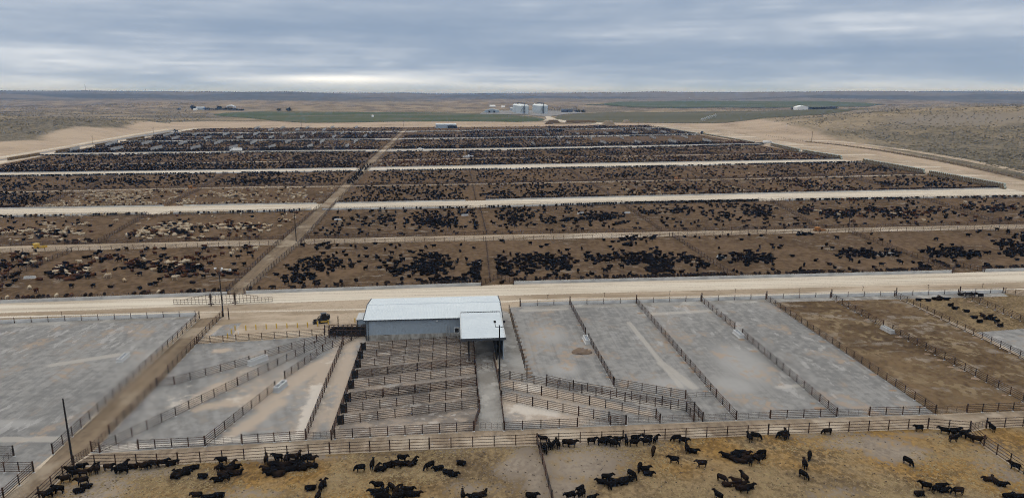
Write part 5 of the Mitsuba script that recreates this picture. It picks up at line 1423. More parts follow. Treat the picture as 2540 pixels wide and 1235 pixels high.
# ------------------------------------------------------------------ the weed-choked fence on the right and the scrub
wf = np.array([(1900, 338), (1990, 351.5), (2080, 360), (2190, 374.5), (2330, 399), (2440, 421), (2540, 443), (2640, 466)], float)
w = P(*wf.T)[:, :2]
k = thing('field_fence', 'wire field fence with wooden posts along the foot of the right hillside', 'fence')
mb, wires = MB(), MB()
seg = np.linalg.norm(np.diff(w, axis=0), axis=1); cum = np.r_[0, np.cumsum(seg)]
prev = None
tum = []
for s in np.arange(0, cum[-1], 6.0):
    q = np.array([np.interp(s, cum, w[:, 0]), np.interp(s, cum, w[:, 1])])
    z = float(ground(q))
    mb.bar([*q, z], [*q, z + 1.7], 0.10, 5)
    if prev is not None:
        for zz in (0.6, 1.2): wires.bar([*prev, float(ground(prev)) + zz], [*q, z + zz], 0.03, 3)
    if s > cum[-1] * 0.22:
        for _ in range(26): tum.append([q[0] + rng.uniform(-3, 3), q[1] + rng.uniform(-3, 3) + 0.0, rng.uniform(0.35, 0.8)])
    prev = q
part(k, 'post', mb.ply('m_rust'), kind='stuff'); part(k, 'wire', wires.ply('m_rust'), kind='stuff')


def lumps(P3, S, seed, flat=0.7):
    """Low ragged clumps of brush: a rough dome of triangles each."""
    r = np.random.default_rng(seed)
    ico = trimesh.creation.icosahedron()
    V, Fc = np.array(ico.vertices), np.array(ico.faces)
    n = len(P3)
    jit = r.uniform(0.55, 1.35, (n, 12, 1))
    v = V[None] * jit * S[:, None, None] * np.array([1, 1, flat]) + np.asarray(P3)[:, None]
    return v.reshape(-1, 3), (Fc[None] + (np.arange(n) * 12)[:, None, None]).reshape(-1, 3)


tum = np.array(tum)
tw_ = w[0] * 0 + np.array([0.0, 0.0])
pts3 = np.column_stack([tum[:, 0] - 1.0, tum[:, 1] + 1.5, hill(tum[:, 0] - 1.0, tum[:, 1] + 1.5) + 0.25])
mat('m_tumble', rgb=(0.165, 0.125, 0.085))
scene['tumbleweed'] = mikit.ply(lumps(pts3, tum[:, 2], 5), 'm_tumble')
labels['tumbleweed'] = {'label': 'brown tumbleweeds drifted in a band along the field fence', 'category': 'tumbleweed', 'kind': 'stuff'}
# sagebrush on both sides
N = 26000
px = np.concatenate([rng.uniform(1760, 2720, N), rng.uniform(-180, 520, N // 2)])
inv = rng.uniform(0, 1, len(px))
py = np.where(px > 1000, 262 + 190 * inv ** 1.9, 262 + 85 * inv ** 1.6)
p = P(px, py)[:, :2]
right = px > 1000
bx = 318 + 0.145 * np.maximum(p[:, 1] - 430, 0)
lx = -372 - 0.8 * np.clip(p[:, 1] - 380, 0, 170) - 0.10 * np.maximum(p[:, 1] - 550, 0)
dens = meshkit.fbm(np.column_stack([p / 70, 0 * p[:, 0]]), 3, 51)
edge = np.where(right, p[:, 0] - bx, lx - p[:, 0]) + 50 * (meshkit.fbm(np.column_stack([p / 45, 0 * p[:, 0]]), 3, 52) - 0.5)
keep = (edge > 6) & (dens + rng.uniform(-.2, .2, len(p)) > 0.47) & (shapely.distance(CORE, shapely.points(p[:, 0], p[:, 1])) > 9)
p = p[keep]
size = rng.uniform(0.25, 0.8, len(p)) * (1 + np.hypot(*p.T) / 1800)
scene['sagebrush'] = mikit.ply(lumps(np.column_stack([p, hill(p[:, 0], p[:, 1]) + size * 0.2]), size, 6, 0.62), 'm_sage')
labels['sagebrush'] = {'label': 'grey green sagebrush scattered over the sandy hillsides on both sides', 'category': 'sagebrush', 'kind': 'stuff'}


# ------------------------------------------------------------------ cattle
def to_man(mb):
    v, f = mb.mesh()
    m = m3.Manifold(m3.Mesh(np.asarray(v, np.float32), np.asarray(f, np.uint32)))
    if m.volume() < 0: m = m3.Manifold(m3.Mesh(np.asarray(v, np.float32), np.asarray(f[:, ::-1], np.uint32)))
    return m


def tube(cs, rs, n=8, flat=None):
    """Loft through cs with round (or flattened) rings square to the path."""
    cs = np.asarray(cs, float)
    d = np.gradient(cs, axis=0); d /= np.linalg.norm(d, axis=1)[:, None]
    ref = np.array([0, 1.0, 0])
    us, ws = [], []
    for t, r, i in zip(d, rs, range(len(cs))):
        u = ref - t * (ref @ t)
        if np.linalg.norm(u) < 0.2: u = np.array([0, 0, 1.0]) - t * t[2]
        u /= np.linalg.norm(u); w = np.cross(t, u)
        a = r if flat is None else r * flat
        us.append(u * a); ws.append(w * r)
    return MB().loft(cs, us, ws, n)


def cow_parts(pose, n=10, seed=0):
    """Lofts of one animal, x forward: torso, neck and head, legs, ears, tail."""
    lie = pose.startswith('lie')
    dz = -0.50 if lie else 0.0
    wide = 1.12 if lie else 1.0
    out = []
    tor = [(-.83, 1.03, .11, .17), (-.76, .99, .27, .32), (-.5, .95, .34, .40), (-.15, .905, .39, .435), (.2, .90, .375, .435), (.48, .93, .31, .40), (.64, .99, .21, .29), (.72, 1.04, .10, .15)]
    out.append(MB().loft([[x, 0, z + dz] for x, z, a, b in tor], [[0, a * wide, 0] for x, z, a, b in tor], [[0, 0, b] for x, z, a, b in tor], n))
    if pose in ('stand', 'walk', 'lie', 'stand_b'):
        nk = [(.46, 0, 1.05), (.72, 0, 1.18), (.93, 0, 1.30)]; hd = [(.86, 0, 1.31), (1.0, 0, 1.27), (1.18, 0, 1.14), (1.29, 0, 1.06)]
    elif pose in ('turn', 'lie_turn'):
        nk = [(.46, 0, 1.05), (.70, .1, 1.2), (.84, .24, 1.31)]; hd = [(.8, .2, 1.33), (.88, .33, 1.28), (.93, .5, 1.16), (.95, .6, 1.08)]
    elif pose == 'lie_curl':
        nk = [(.46, 0, 1.0), (.7, .2, .98), (.72, .42, .86)]; hd = [(.74, .36, .9), (.64, .52, .80), (.42, .56, .72), (.3, .55, .68)]
    elif pose == 'low':
        nk = [(.46, 0, 1.02), (.74, 0, 1.02), (.96, 0, .98)]; hd = [(.9, 0, 1.02), (1.05, 0, .93), (1.17, 0, .74), (1.24, 0, .64)]
    else:   # graze
        nk = [(.46, 0, 1.0), (.74, .03, .82), (.94, .05, .58)]; hd = [(.9, .05, .64), (1.0, .05, .50), (1.07, .05, .28), (1.1, .05, .16)]
    sh = lambda pts: [(x, y, z + dz) for x, y, z in pts]
    out.append(tube(sh(nk), [.34, .275, .20], n, 0.74))
    out.append(tube(sh(hd), [.15, .175, .135, .115], n, 0.86))
    h0, h1 = np.array(sh(hd)[0]), np.array(sh(hd)[2])
    f = (h1 - h0) / np.linalg.norm(h1 - h0)
    s = np.cross([0, 0, 1.0], f); s /= np.linalg.norm(s); up = np.cross(f, s)
    for g in (-1, 1):
        e0 = h0 + up * .07 + s * g * .07
        out.append(tube([e0, e0 + s * g * .12 + up * .02, e0 + s * g * .21 - up * .02], [.04, .07, .015], 6, 1.0))
    if not lie:
        sw = dict(walk=(.16, -.12, -.14, .15), stand_b=(.04, -.05, -.06, .1)).get(pose, (.02, -.02, .0, .03))
        for g, o in ((1, sw[0]), (-1, sw[1])):
            out.append(tube([(.44, g * .16, .92), (.46 + o * .2, g * .17, .66), (.45 + o * .55, g * .165, .40), (.44 + o * .9, g * .16, .12), (.47 + o, g * .16, 0.0)], [.17, .11, .072, .052, .068], 7))
        for g, o in ((1, sw[2]), (-1, sw[3])):
            out.append(tube([(-.58, g * .15, .98), (-.56 + o * .2, g * .18, .72), (-.70 + o * .5, g * .17, .45), (-.64 + o * .9, g * .16, .12), (-.60 + o, g * .16, 0.0)], [.25, .175, .085, .055, .07], 7))
    else:
        for g in (-1, 1):
            out.append(tube([(.5, g * .2, .42), (.72, g * .22, .12), (.5, g * .26, .06), (.34, g * .24, .05)], [.14, .08, .055, .045], 6))
            out.append(tube([(-.58, g * .2, .42), (-.3, g * .36, .2), (-.52, g * .38, .08), (-.2, g * .42, .05)], [.22, .15, .075, .045], 6))
    tz = dz if lie else 0
    out.append(tube([(-.82, 0, 1.16 + tz), (-.9, .02, 1.0 + tz), (-.89, .04, max(.12, .6 + tz)), (-.86, .06, max(.06, .42 + tz))], [.035, .028, .022, .035], 5))
    return out


POSES = ['stand', 'stand_b', 'walk', 'turn', 'low', 'graze', 'lie', 'lie_turn', 'lie_curl']
COW0 = {}
for ps in POSES:
    body = m3.Manifold.batch_boolean([to_man(q) for q in cow_parts(ps, 10)], m3.OpType.Add)
    q = body.to_mesh()
    v, f = np.array(q.vert_properties[:, :3], float), np.array(q.tri_verts)
    if not ps.startswith('lie'):
        pass
    for m in ('black', 'brown', 'cream'):
        COW0[ps, m] = mikit.ply((v, f), 'm_' + m, smooth=50)
FACEP = {}
for ps, hd in (('stand', [(1.02, 0, 1.275), (1.18, 0, 1.15), (1.31, 0, 1.055)]), ('lie', [(1.02, 0, .775), (1.18, 0, .65), (1.31, 0, .555)]), ('low', [(1.08, 0, .91), (1.18, 0, .74), (1.26, 0, .62)])):
    FACEP[ps] = tube(hd, [.125, .10, .07], 8, 0.88).ply('m_white', 50)


def lod(pose, level):
    """Light versions for the herds in the farther pens."""
    lie = pose == 'lie'
    dz = -0.5 if lie else 0
    n, tor = (6, [(-.82, 1.0, .17, .22), (-.5, .94, .35, .41), (.2, .90, .38, .43), (.68, 1.02, .15, .22)]) if level == 1 else (5, [(-.80, .98, .24, .30), (-.1, .91, .38, .43), (.64, 1.0, .19, .26)])
    mb = MB().loft([[x, 0, z + dz] for x, z, a, b in tor], [[0, a, 0] for x, z, a, b in tor], [[0, 0, b] for x, z, a, b in tor], n)
    hz = {'stand': 1.2, 'low': .95, 'graze': .45, 'lie': 1.2}[pose] + dz
    nz = 1.02 + dz
    t = tube([(.5, 0, nz), (.86, 0, hz + .06), (1.0, 0, hz), (1.26, 0, hz - .2 if pose != 'graze' else .18)], [.2, .14, .13, .07], 5 if level == 1 else 4)
    if level == 3: t = MB().box([.85, 0, hz - (.05 if pose != 'graze' else .1)], [.75, .24, .34])
    mb.add(*t.mesh())
    if not lie and level == 3:
        for x in (.42, -.6): mb.bar([x, 0, .8], [x, 0, 0], .2, 3, .17)
    elif not lie:
        for x, top in ((.45, .8), (-.6, .85)):
            for g in (-1, 1): mb.bar([x, g * .16, top], [x + .03 * g, g * .16, 0], .10, 4 if level == 1 else 3, .05)
    elif level < 3:
        mb.add(*tube([(.6, .2, .14), (-.1, .42, .1), (-.5, .3, .2)], [.1, .1, .16], 4).mesh())
    return mb.mesh()


LOD = {(ps, l): lod(ps, l) for ps in ('stand', 'low', 'graze', 'lie') for l in (1, 2, 3)}
herd = []        # x, y, heading, pose, colour, size, cluster
FACING = {0: 'right', 1: 'away', 2: 'left', 3: 'towards the camera'}

# --- the calves of the foreground, one by one: reading of the feet, pose, heading (degrees, 0 = right, 90 = away)
CALVES = {
    'in the corner pen by the tall left pole': '203,1167,s,0 230,1174,s,95 243,1172,s,110 271,1168,s,0 293,1172,s,250 309,1165,s,80 306,1175,g,185 331,1164,l,0 356,1166,s,180 369,1162,b,0 383,1160,s,350 405,1157,s,20 425,1156,l,10 188,1183,s,200 209,1182,b,20 178,1176,s,190 163,1198,w,200 206,1202,w,200 197,1224,l,15 214,1213,c,10 147,1223,s,180 128,1229,g,230 117,1237,s,200',
    'in the small left resting group, straw pen': '432,1185,t,90 444,1186,l,90 450,1177,l,0 461,1179,l,0 467,1169,l,20 482,1166,c,20 503,1188,c,180',
    'in the tight pile, left straw pen': '552,1151,s,190 545,1169,s,250 557,1168,l,0 575,1160,l,90 584,1164,l,0 582,1181,l,10 569,1181,l,180 589,1179,t,0 559,1193,s,180 543,1196,l,200 553,1184,l,0 572,1170,c,30',
    'at the bottom edge left of centre': '489,1233,l,180 513,1240,l,0 528,1239,c,20 544,1235,l,0',
    'in the big pile under the thin gate': '661,1148,s,100 690,1144,s,180 711,1147,s,90 728,1143,s,0 740,1141,s,90 757,1141,t,30 773,1148,s,0 777,1161,c,0 677,1157,l,20 690,1158,l,180 704,1159,l,0 719,1157,l,30 733,1153,l,10 744,1159,l,200 755,1161,l,0 661,1171,l,160 673,1179,l,200 683,1172,l,0 697,1171,l,190 711,1171,l,20 725,1169,l,0 736,1167,l,330 688,1184,l,0 697,1180,c,180 750,1168,l,0',
    'in the few below the big pile': '770,1217,l,10 798,1218,t,90 804,1206,l,95 790,1240,s,80',
    'in the loose row, middle straw pen': '894,1170,g,180 924,1161,s,90 936,1168,t,90 946,1169,c,180 963,1161,l,0 971,1157,l,20 985,1161,s,180 999,1157,l,0 998,1146,s,0 1021,1157,l,40 1028,1151,t,90 1066,1164,g,210 1088,1168,l,200 1109,1177,l,340 1123,1183,l,340 1144,1155,c,160',
    'in the bottom edge heap, middle straw pen': '938,1214,s,185 972,1217,g,320 932,1227,l,180 947,1223,l,90 958,1226,l,90 983,1223,t,90 996,1223,l,90 1012,1221,l,0 941,1237,l,0 957,1239,l,180 978,1237,l,90 992,1235,l,0 1004,1231,l,0 1017,1233,c,0 1030,1232,l,0 1148,1237,s,90 1184,1235,l,0 1196,1233,l,20 1175,1240,l,180',
    'along the fence right of the pen divider': '1347,1098,s,180 1341,1119,s,270 1352,1121,g,270 1362,1112,s,85 1371,1114,t,70 1383,1110,s,95 1405,1107,s,0 1419,1109,s,0 1468,1102,s,0 1494,1105,s,0 1501,1099,s,0 1514,1105,s,340 1532,1099,s,0 1523,1109,g,350 1553,1102,s,90 1573,1107,s,0 1576,1096,s,0 1602,1104,s,180 1606,1096,s,170 1626,1100,t,60',
    'loose on the gold straw left of centre': '1620,1127,g,250 1677,1095,g,200 1695,1101,s,340 1704,1122,s,90 1717,1125,l,350 1671,1149,w,165 1740,1159,s,175',
    'in the feeding group on the gold straw': '1586,1167,g,240 1600,1169,l,0 1607,1181,l,340 1567,1186,g,300 1505,1193,s,0 1515,1197,l,320 1492,1201,l,180 1507,1210,g,300 1521,1207,l,0 1535,1201,l,0 1548,1197,l,0 1547,1203,c,200 1559,1195,l,0',
    'at the bottom edge right of the divider': '1414,1239,s,200 1439,1223,s,220 1441,1236,s,230 1318,1236,l,0 1468,1241,l,10 1781,1239,s,120',
    'strung along the long fence right of centre': '1858,1094,s,100 1873,1090,g,330 1936,1086,g,200 1943,1090,s,280 1950,1086,s,95 2051,1078,g,180 2278,1070,s,180 2341,1076,s,165 2370,1078,s,0 2362,1081,s,270 2365,1096,s,0 2390,1085,s,0 2403,1092,s,290 2424,1099,s,340 2459,1069,s,95',
    'in the dense pile right of centre': '1802,1137,l,160 1824,1132,l,0 1838,1129,l,180 1850,1131,l,0 1819,1142,l,20 1831,1149,l,0 1845,1151,l,0 1860,1153,s,270 1865,1141,l,30 1877,1147,s,300 1888,1139,c,0 1888,1132,g,185 1838,1138,l,190 1852,1142,l,10',
    'on the straw in the lower right group': '1790,1195,g,320 1803,1208,l,0 1845,1194,s,115 1826,1205,s,150 1838,1208,l,0 1847,1223,s,0 1858,1215,l,20 1836,1217,l,180',
    'loose on the right of the gold straw': '2007,1140,g,240 1995,1161,s,80 1992,1186,g,290 2251,1153,g,300 2516,1165,s,130',
    'in the bottom right groups': '2451,1195,l,180 2466,1198,t,90 2482,1207,l,330 2280,1231,c,0 2295,1214,s,160 2322,1222,s,20 2339,1222,l,0 2333,1212,l,0 2375,1227,g,180 2499,1236,l,0 2525,1239,l,0',
    'in the small upper right straw pen': '2278,749,l,330 2302,750,l,180 2318,746,l,0 2329,748,l,0 2333,744,t,90 2347,747,l,340 2384,736,l,0 2401,737,s,0 2413,738,s,10 2431,740,s,180 2358,762,l,0 2368,770,l,340 2397,777,l,160 2417,793,l,180 2430,803,l,200 2437,788,l,90 2446,795,l,0 2456,790,l,20 2460,796,l,0 2471,804,s,190 2481,813,l,0',
}
PN = {'s': ('stand', 'standing'), 'b': ('stand_b', 'standing'), 'w': ('walk', 'walking'), 't': ('turn', 'looking back'), 'g': ('graze', 'head down'), 'l': ('lie', 'lying'), 'c': ('lie_curl', 'curled up'), 'o': ('low', 'feeding')}
white_faced = {('in the loose row, middle straw pen', 3), ('in the feeding group on the gold straw', 4), ('in the dense pile right of centre', 9), ('in the small upper right straw pen', 3)}
for where, txt in CALVES.items():
    items = []
    for i, e in enumerate(txt.split()):
        a, b, c, h = e.split(',')
        items.append((float(a), float(b), c, float(h), i))
    for j, (a, b, c, h, i) in enumerate(sorted(items)):
        pose, word = PN[c]
        if c == 't' and where.startswith(('in the big', 'in the small', 'in the heap', 'in the small', 'in the tight', 'in the loose', 'in the bottom', 'in the pair')): pose, word = 'lie_turn', 'lying, head up'
        if c == 'l' and rng.random() < 0.25: pose = 'lie_turn'
        if c == 's' and rng.random() < 0.3: pose = 'stand_b'
        sz = rng.uniform(0.82, 0.92)
        g = P(a, b - (3 if c in 'lct' else 1))
        k = key_for('calf')
        labels[k] = {'label': f'black calf {word}, {nth(j)} from left {where}', 'category': 'calf', 'group': 'black calves ' + where}
        tw = T().translate([float(g[0]), float(g[1]), 0.0]).rotate([0, 0, 1], h + rng.uniform(-9, 9)).scale([sz * rng.uniform(.96, 1.04), sz * (1 if rng.random() < .5 else -1) * rng.uniform(.94, 1.06), sz])
        scene[k] = {**COW0[pose, 'black'], 'to_world': tw}
        if (where, i) in white_faced and pose in ('stand', 'lie'): part(k, 'face', FACEP[pose], tw, label='white face')

# --- the feedlot pens
pens = []


def quadpen(lo, up, a, b, c, d):
    """Pen between the line lo (near) and up (far), whose sides run from a to b on the left and from c to d on the right."""
    xs = np.linspace(a, c, 5); xt = np.linspace(b, d, 5)
    return np.vstack([[(x, yat(lo, x)) for x in xs], [(x, yat(up, x)) for x in xt[::-1]]])


BLACK, MIX, CREAM, RED, SPECK = (1, 0, 0), (.62, .28, .10), (.12, .06, .82), (.16, .72, .12), (.78, .17, .05)
HALF = (.42, .12, .46)
N0, N1, N2 = A0, R2S, R2N
AS, AN = ALLEY[0]
# name, lower line, upper line, corner x (lower left, upper left, lower right, upper right), loose count, colours, clumps (x, y, half widths in pixels, count)
pens += [
    ('lower pen at far left', N0, AS, -150, 20, -14, 168, 34, MIX, [(55, 634, 30, 6, 12), (70, 650, 30, 8, 16), (15, 660, 20, 5, 8)]),
    ('mixed pen left of lane', N0, AS, 2, 186, 560, 672, 62, MIX, [(165, 672, 45, 15, 78), (452, 662, 52, 21, 82), (350, 655, 45, 14, 26), (556, 676, 16, 5, 7), (270, 640, 30, 6, 9)]),
    ('first lower pen right of lane', N0, AS, 622, 745, 1206, 1200, 58, BLACK, [(798, 655, 62, 15, 58), (1068, 656, 44, 22, 95), (985, 664, 40, 16, 24), (752, 685, 26, 6, 15), (1100, 694, 48, 5, 18), (1184, 660, 14, 12, 16), (805, 607, 16, 5, 9), (720, 665, 12, 6, 6), (1190, 684, 14, 10, 8), (745, 604, 12, 4, 4)]),
    ('second lower pen right of lane', N0, AS, 1222, 1212, 1815, 1662, 48, BLACK, [(1318, 648, 46, 18, 62), (1382, 650, 32, 14, 48), (1260, 672, 22, 12, 20), (1590, 638, 62, 15, 88), (1495, 640, 26, 8, 18), (1645, 655, 28, 13, 28), (1562, 590, 18, 5, 12), (1610, 585, 14, 3, 7), (1560, 605, 12, 4, 8), (1700, 642, 18, 8, 15), (1738, 655, 18, 9, 14), (1625, 668, 16, 5, 12), (1240, 645, 14, 10, 12), (1660, 584, 8, 3, 3)]),
    ('third lower pen right of lane', N0, AS, 1830, 1680, 2355, 2100, 46, BLACK, [(1852, 637, 36, 13, 50), (2128, 627, 46, 7, 48), (1790, 638, 12, 5, 6), (1895, 640, 20, 10, 14), (2222, 628, 26, 7, 12), (2000, 676, 40, 6, 14), (2275, 630, 22, 5, 9), (1990, 578, 20, 4, 8), (2300, 655, 20, 7, 12), (1760, 662, 16, 7, 8), (1812, 672, 12, 6, 6)]),
    ('rightmost lower pen', N0, AS, 2372, 2112, 2760, 2700, 34, BLACK, [(2345, 624, 44, 10, 50), (2390, 630, 40, 8, 26), (2480, 604, 18, 5, 8), (2520, 620, 34, 12, 40), (2318, 657, 20, 7, 24), (2500, 600, 26, 6, 10), (2540, 588, 25, 8, 14)]),
    ('pale pen at left edge', AN, N1, -160, -60, 236, 352, 34, HALF, [(130, 577, 62, 11, 74), (30, 574, 34, 8, 26), (110, 553, 30, 4, 10), (190, 556, 30, 3, 9), (200, 600, 50, 4, 16), (280, 590, 26, 6, 16)]),
    ('pale pen left of lane', AN, N1, 256, 376, 690, 775, 44, HALF, [(420, 571, 70, 13, 100), (590, 562, 66, 9, 78), (705, 545, 22, 3, 8), (440, 552, 40, 4, 16), (520, 592, 60, 4, 12), (335, 580, 26, 6, 14)]),
    ('first upper pen right of lane', AN, N1, 762, 836, 1198, 1186, 88, BLACK, [(1080, 549, 50, 10, 110), (960, 545, 60, 12, 30), (1110, 530, 60, 7, 24), (831, 541, 10, 3, 4), (1180, 552, 10, 12, 10)]),
    ('second upper pen right of lane', AN, N1, 1212, 1196, 1630, 1536, 70, BLACK, [(1280, 540, 34, 14, 62), (1490, 536, 42, 9, 72), (1425, 543, 22, 6, 18), (1360, 545, 30, 10, 16), (1300, 520, 50, 5, 18), (1540, 552, 20, 6, 8)]),
    ('third upper pen right of lane', AN, N1, 1650, 1548, 2022, 1904, 95, BLACK, [(1690, 522, 44, 8, 34), (1885, 526, 30, 13, 52), (1600, 526, 24, 4, 16), (1800, 535, 40, 10, 20), (1850, 510, 60, 4, 22)]),
    ('fourth upper pen right of lane', AN, N1, 2042, 1920, 2472, 2284, 80, SPECK, [(2085, 529, 46, 9, 86), (2232, 528, 50, 11, 76), (2000, 521, 22, 6, 26), (2170, 520, 28, 5, 22), (2320, 520, 30, 8, 20)]),
    ('rightmost upper pen', AN, N1, 2488, 2298, 2760, 2700, 60, SPECK, [(2470, 516, 50, 8, 52), (2560, 530, 40, 10, 30), (2400, 512, 30, 6, 20)]),
    # second block, near row
    ('second block near row left, black cattle', N2, ALLEY[1][0], -120, -60, 86, 176, 120, BLACK, [(60, 495, 80, 10, 60)]),
    ('second block near row left, pale cattle', N2, ALLEY[1][0], 96, 184, 408, 494, 120, CREAM, [(250, 485, 60, 8, 40), (330, 490, 50, 8, 40)]),
    ('second block near row left, pale cattle by the lane', N2, ALLEY[1][0], 418, 504, 778, 846, 85, CREAM, [(580, 483, 34, 6, 46), (730, 483, 36, 4, 26), (450, 500, 30, 6, 20)]),
    ('s', N2, ALLEY[1][0], 836, 884, 1176, 1168, 170, BLACK, [(1000, 476, 90, 8, 40), (1100, 482, 50, 8, 40)]),
    ('s', N2, ALLEY[1][0], 1186, 1178, 1510, 1456, 150, BLACK, [(1230, 480, 40, 7, 30), (1360, 478, 60, 8, 50)]),
    ('s', N2, ALLEY[1][0], 1526, 1468, 1872, 1780, 150, SPECK, [(1600, 470, 60, 6, 30), (1700, 465, 60, 7, 40)]),
    ('s', N2, ALLEY[1][0], 1888, 1790, 2228, 2090, 165, SPECK, [(2000, 460, 60, 6, 36), (2080, 465, 50, 5, 30)]),
    ('s', N2, ALLEY[1][0], 2242, 2100, 2480, 2296, 95, BLACK, [(2200, 455, 50, 5, 40), (2310, 455, 40, 6, 30)]),
    # second block, far row
    ('s', ALLEY[1][1], ROAD[2][0], -110, -20, 205, 284, 130, BLACK, [(50, 458, 40, 5, 30), (230, 447, 50, 5, 40)]), ('s', ALLEY[1][1], ROAD[2][0], 215, 296, 494, 560, 180, BLACK, [(330, 450, 70, 6, 50)]),
    ('s', ALLEY[1][1], ROAD[2][0], 506, 570, 838, 880, 220, BLACK, [(600, 450, 70, 8, 60), (700, 445, 80, 8, 60)]),
    ('s', ALLEY[1][1], ROAD[2][0], 892, 922, 1168, 1160, 170, BLACK, [(1000, 440, 80, 8, 30)]), ('s', ALLEY[1][1], ROAD[2][0], 1176, 1170, 1446, 1400, 160, BLACK, []),
    ('s', ALLEY[1][1], ROAD[2][0], 1458, 1412, 1752, 1672, 180, BLACK, [(1550, 432, 70, 7, 40)]), ('s', ALLEY[1][1], ROAD[2][0], 1768, 1688, 2040, 1925, 175, SPECK, []), ('s', ALLEY[1][1], ROAD[2][0], 2056, 1936, 2285, 2126, 150, BLACK, [(2180, 417, 50, 6, 40)]),
]


def emit(x, y, head, pose, col, cl, sz=None):
    herd.append((x, y, head, pose, col, sz if sz else rng.uniform(0.92, 1.08), cl))


def colour(c): return rng.choice(3, p=np.array(c) / sum(c))


taken = {}


def free(x, y, d):
    c = (int(x // 2), int(y // 2))
    for i in (-1, 0, 1):
        for j in (-1, 0, 1):
            for q in taken.get((c[0] + i, c[1] + j), ()):
                if (q[0] - x) ** 2 + (q[1] - y) ** 2 < d * d: return False
    taken.setdefault(c, []).append((x, y))
    return True


def fill(name, quad, loose, cols, clumps):
    poly = sg.Polygon(P(*np.asarray(quad, float).T)[:, :2]).buffer(0).buffer(-1.6)
    if poly.is_empty: return
    shapely.prepare(poly)
    x0, y0, x1, y1 = poly.bounds
    for ci, (px, py, hx, hy, n) in enumerate(clumps):
        done = 0
        for _ in range(n * 12):
            if done >= n: break
            u, v = rng.normal(0, 0.52, 2)
            q = P(px + u * hx, py + v * hy + 3)
            if not poly.contains(sg.Point(q[0], q[1])) or not free(q[0], q[1], 1.18): continue
            r = rng.random()
            emit(q[0], q[1], rng.normal(0, 40) + (180 if rng.random() < .5 else 0), 'lie' if r < .74 else 'stand' if r < .93 else 'low', colour(cols), (name, 'clump', ci))
            done += 1
    cx, cy = rng.uniform(x0, x1, 9), rng.uniform(y0, y1, 9)
    done = 0
    for _ in range(loose * 14):
        if done >= loose: break
        if rng.random() < .5: x, y = rng.uniform(x0, x1), rng.uniform(y0, y1)
        else:
            i = rng.integers(0, 9); x, y = cx[i] + rng.normal(0, 5), cy[i] + rng.normal(0, 4)
        if not poly.contains(sg.Point(x, y)) or not free(x, y, 1.9): continue
        r = rng.random()
        emit(x, y, rng.uniform(0, 360), 'lie' if r < .62 else 'stand' if r < .88 else 'graze' if r < .95 else 'low', colour(cols), (name, 'loose', 0))
        done += 1


for name, lo, up, a, b, c, d, loose, cols, clumps in pens:
    fill(name, quadpen(lo, up, a, b, c, d), loose, cols, clumps)


def along(ln, spans, towards, cols, name, gap=0.95, off=1.75, h0=270):
    """Cattle lined up at a bunk over the given stretches."""
    for x0, x1, dens in spans:
        w = P(*np.array(cut(ln, x0, x1)).T)[:, :2]
        for a, b in zip(w[:-1], w[1:]):
            L = np.linalg.norm(b - a); d = (b - a) / L
            s = np.array([-d[1], d[0]]) * (1 if towards else -1)
            t = rng.uniform(0, gap)
            while t < L:
                if rng.random() < dens:
                    q = a + d * t + s * (off + rng.uniform(-.1, .3))
                    emit(q[0], q[1], (270 if towards else 90) + math.degrees(math.atan2(d[1], d[0])) + rng.normal(0, 10), 'low', colour(cols), (name, 'bunk', 0))
                t += gap * rng.uniform(.95, 1.25)


along(A0, [(5, 75, .8), (80, 170, .75), (195, 222, .7), (245, 275, .4), (292, 450, .6), (455, 545, .3)], True, MIX, 'mixed pen left of lane', 1.1, 2.2)
along(A0, [(615, 640, .6), (655, 780, .12), (835, 855, .5), (895, 1005, .3), (1040, 1192, .95)], True, BLACK, 'first lower pen right of lane', 1.0, 2.2)
along(A0, [(1276, 1315, .8), (1322, 1372, .6), (1380, 1412, .8), (1450, 1500, .25), (1520, 1570, .8), (1575, 1812, .97)], True, BLACK, 'second lower pen right of lane', 0.95, 2.2)
along(A0, [(1832, 1870, .4), (1880, 1965, .5), (1970, 2060, .85), (2065, 2180, .25), (2185, 2260, .7), (2270, 2360, .6)], True, BLACK, 'third lower pen right of lane', 1.0, 2.2)
along(A0, [(2445, 2500, .8), (2505, 2700, .7)], True, BLACK, 'rightmost lower pen', 1.0, 2.2)
along(N1, [(-100, 200, .62), (220, 360, .8)], False, HALF, 'pale pen at left edge', 1.0, 2.2)
along(N1, [(428, 640, .75), (655, 760, .7)], False, HALF, 'pale pen left of lane', 1.0, 2.2)
along(N1, [(940, 1080, .16), (1090, 1156, .75)], False, BLACK, 'first upper pen right of lane', 1.0, 2.2)
along(N1, [(1210, 1262, .6), (1320, 1365, .5), (1378, 1540, .78)], False, BLACK, 'second upper pen right of lane', 1.0, 2.2)
along(N1, [(1545, 1878, 1.0)], False, BLACK, 'third upper pen right of lane', 0.8, 2.0)
along(N1, [(1945, 2030, .85), (2040, 2280, .8)], False, SPECK, 'fourth upper pen right of lane', 1.0, 2.2)
along(N1, [(2290, 2540, .7), (2540, 2680, .7)], False, SPECK, 'rightmost upper pen', 1.0, 2.2)
along(N2, [(-100, 50, .9)], True, BLACK, 's', 1.0); along(N2, [(52, 400, .8), (460, 780, .6)], True, CREAM, 's', 1.1)
along(N2, [(840, 1152, .75), (1205, 1515, .95)], True, BLACK, 's', .95); along(N2, [(1520, 1875, .5), (1880, 2230, .6)], True, SPECK, 's', 1.0); along(N2, [(2235, 2480, .9)], True, BLACK, 's', .95)
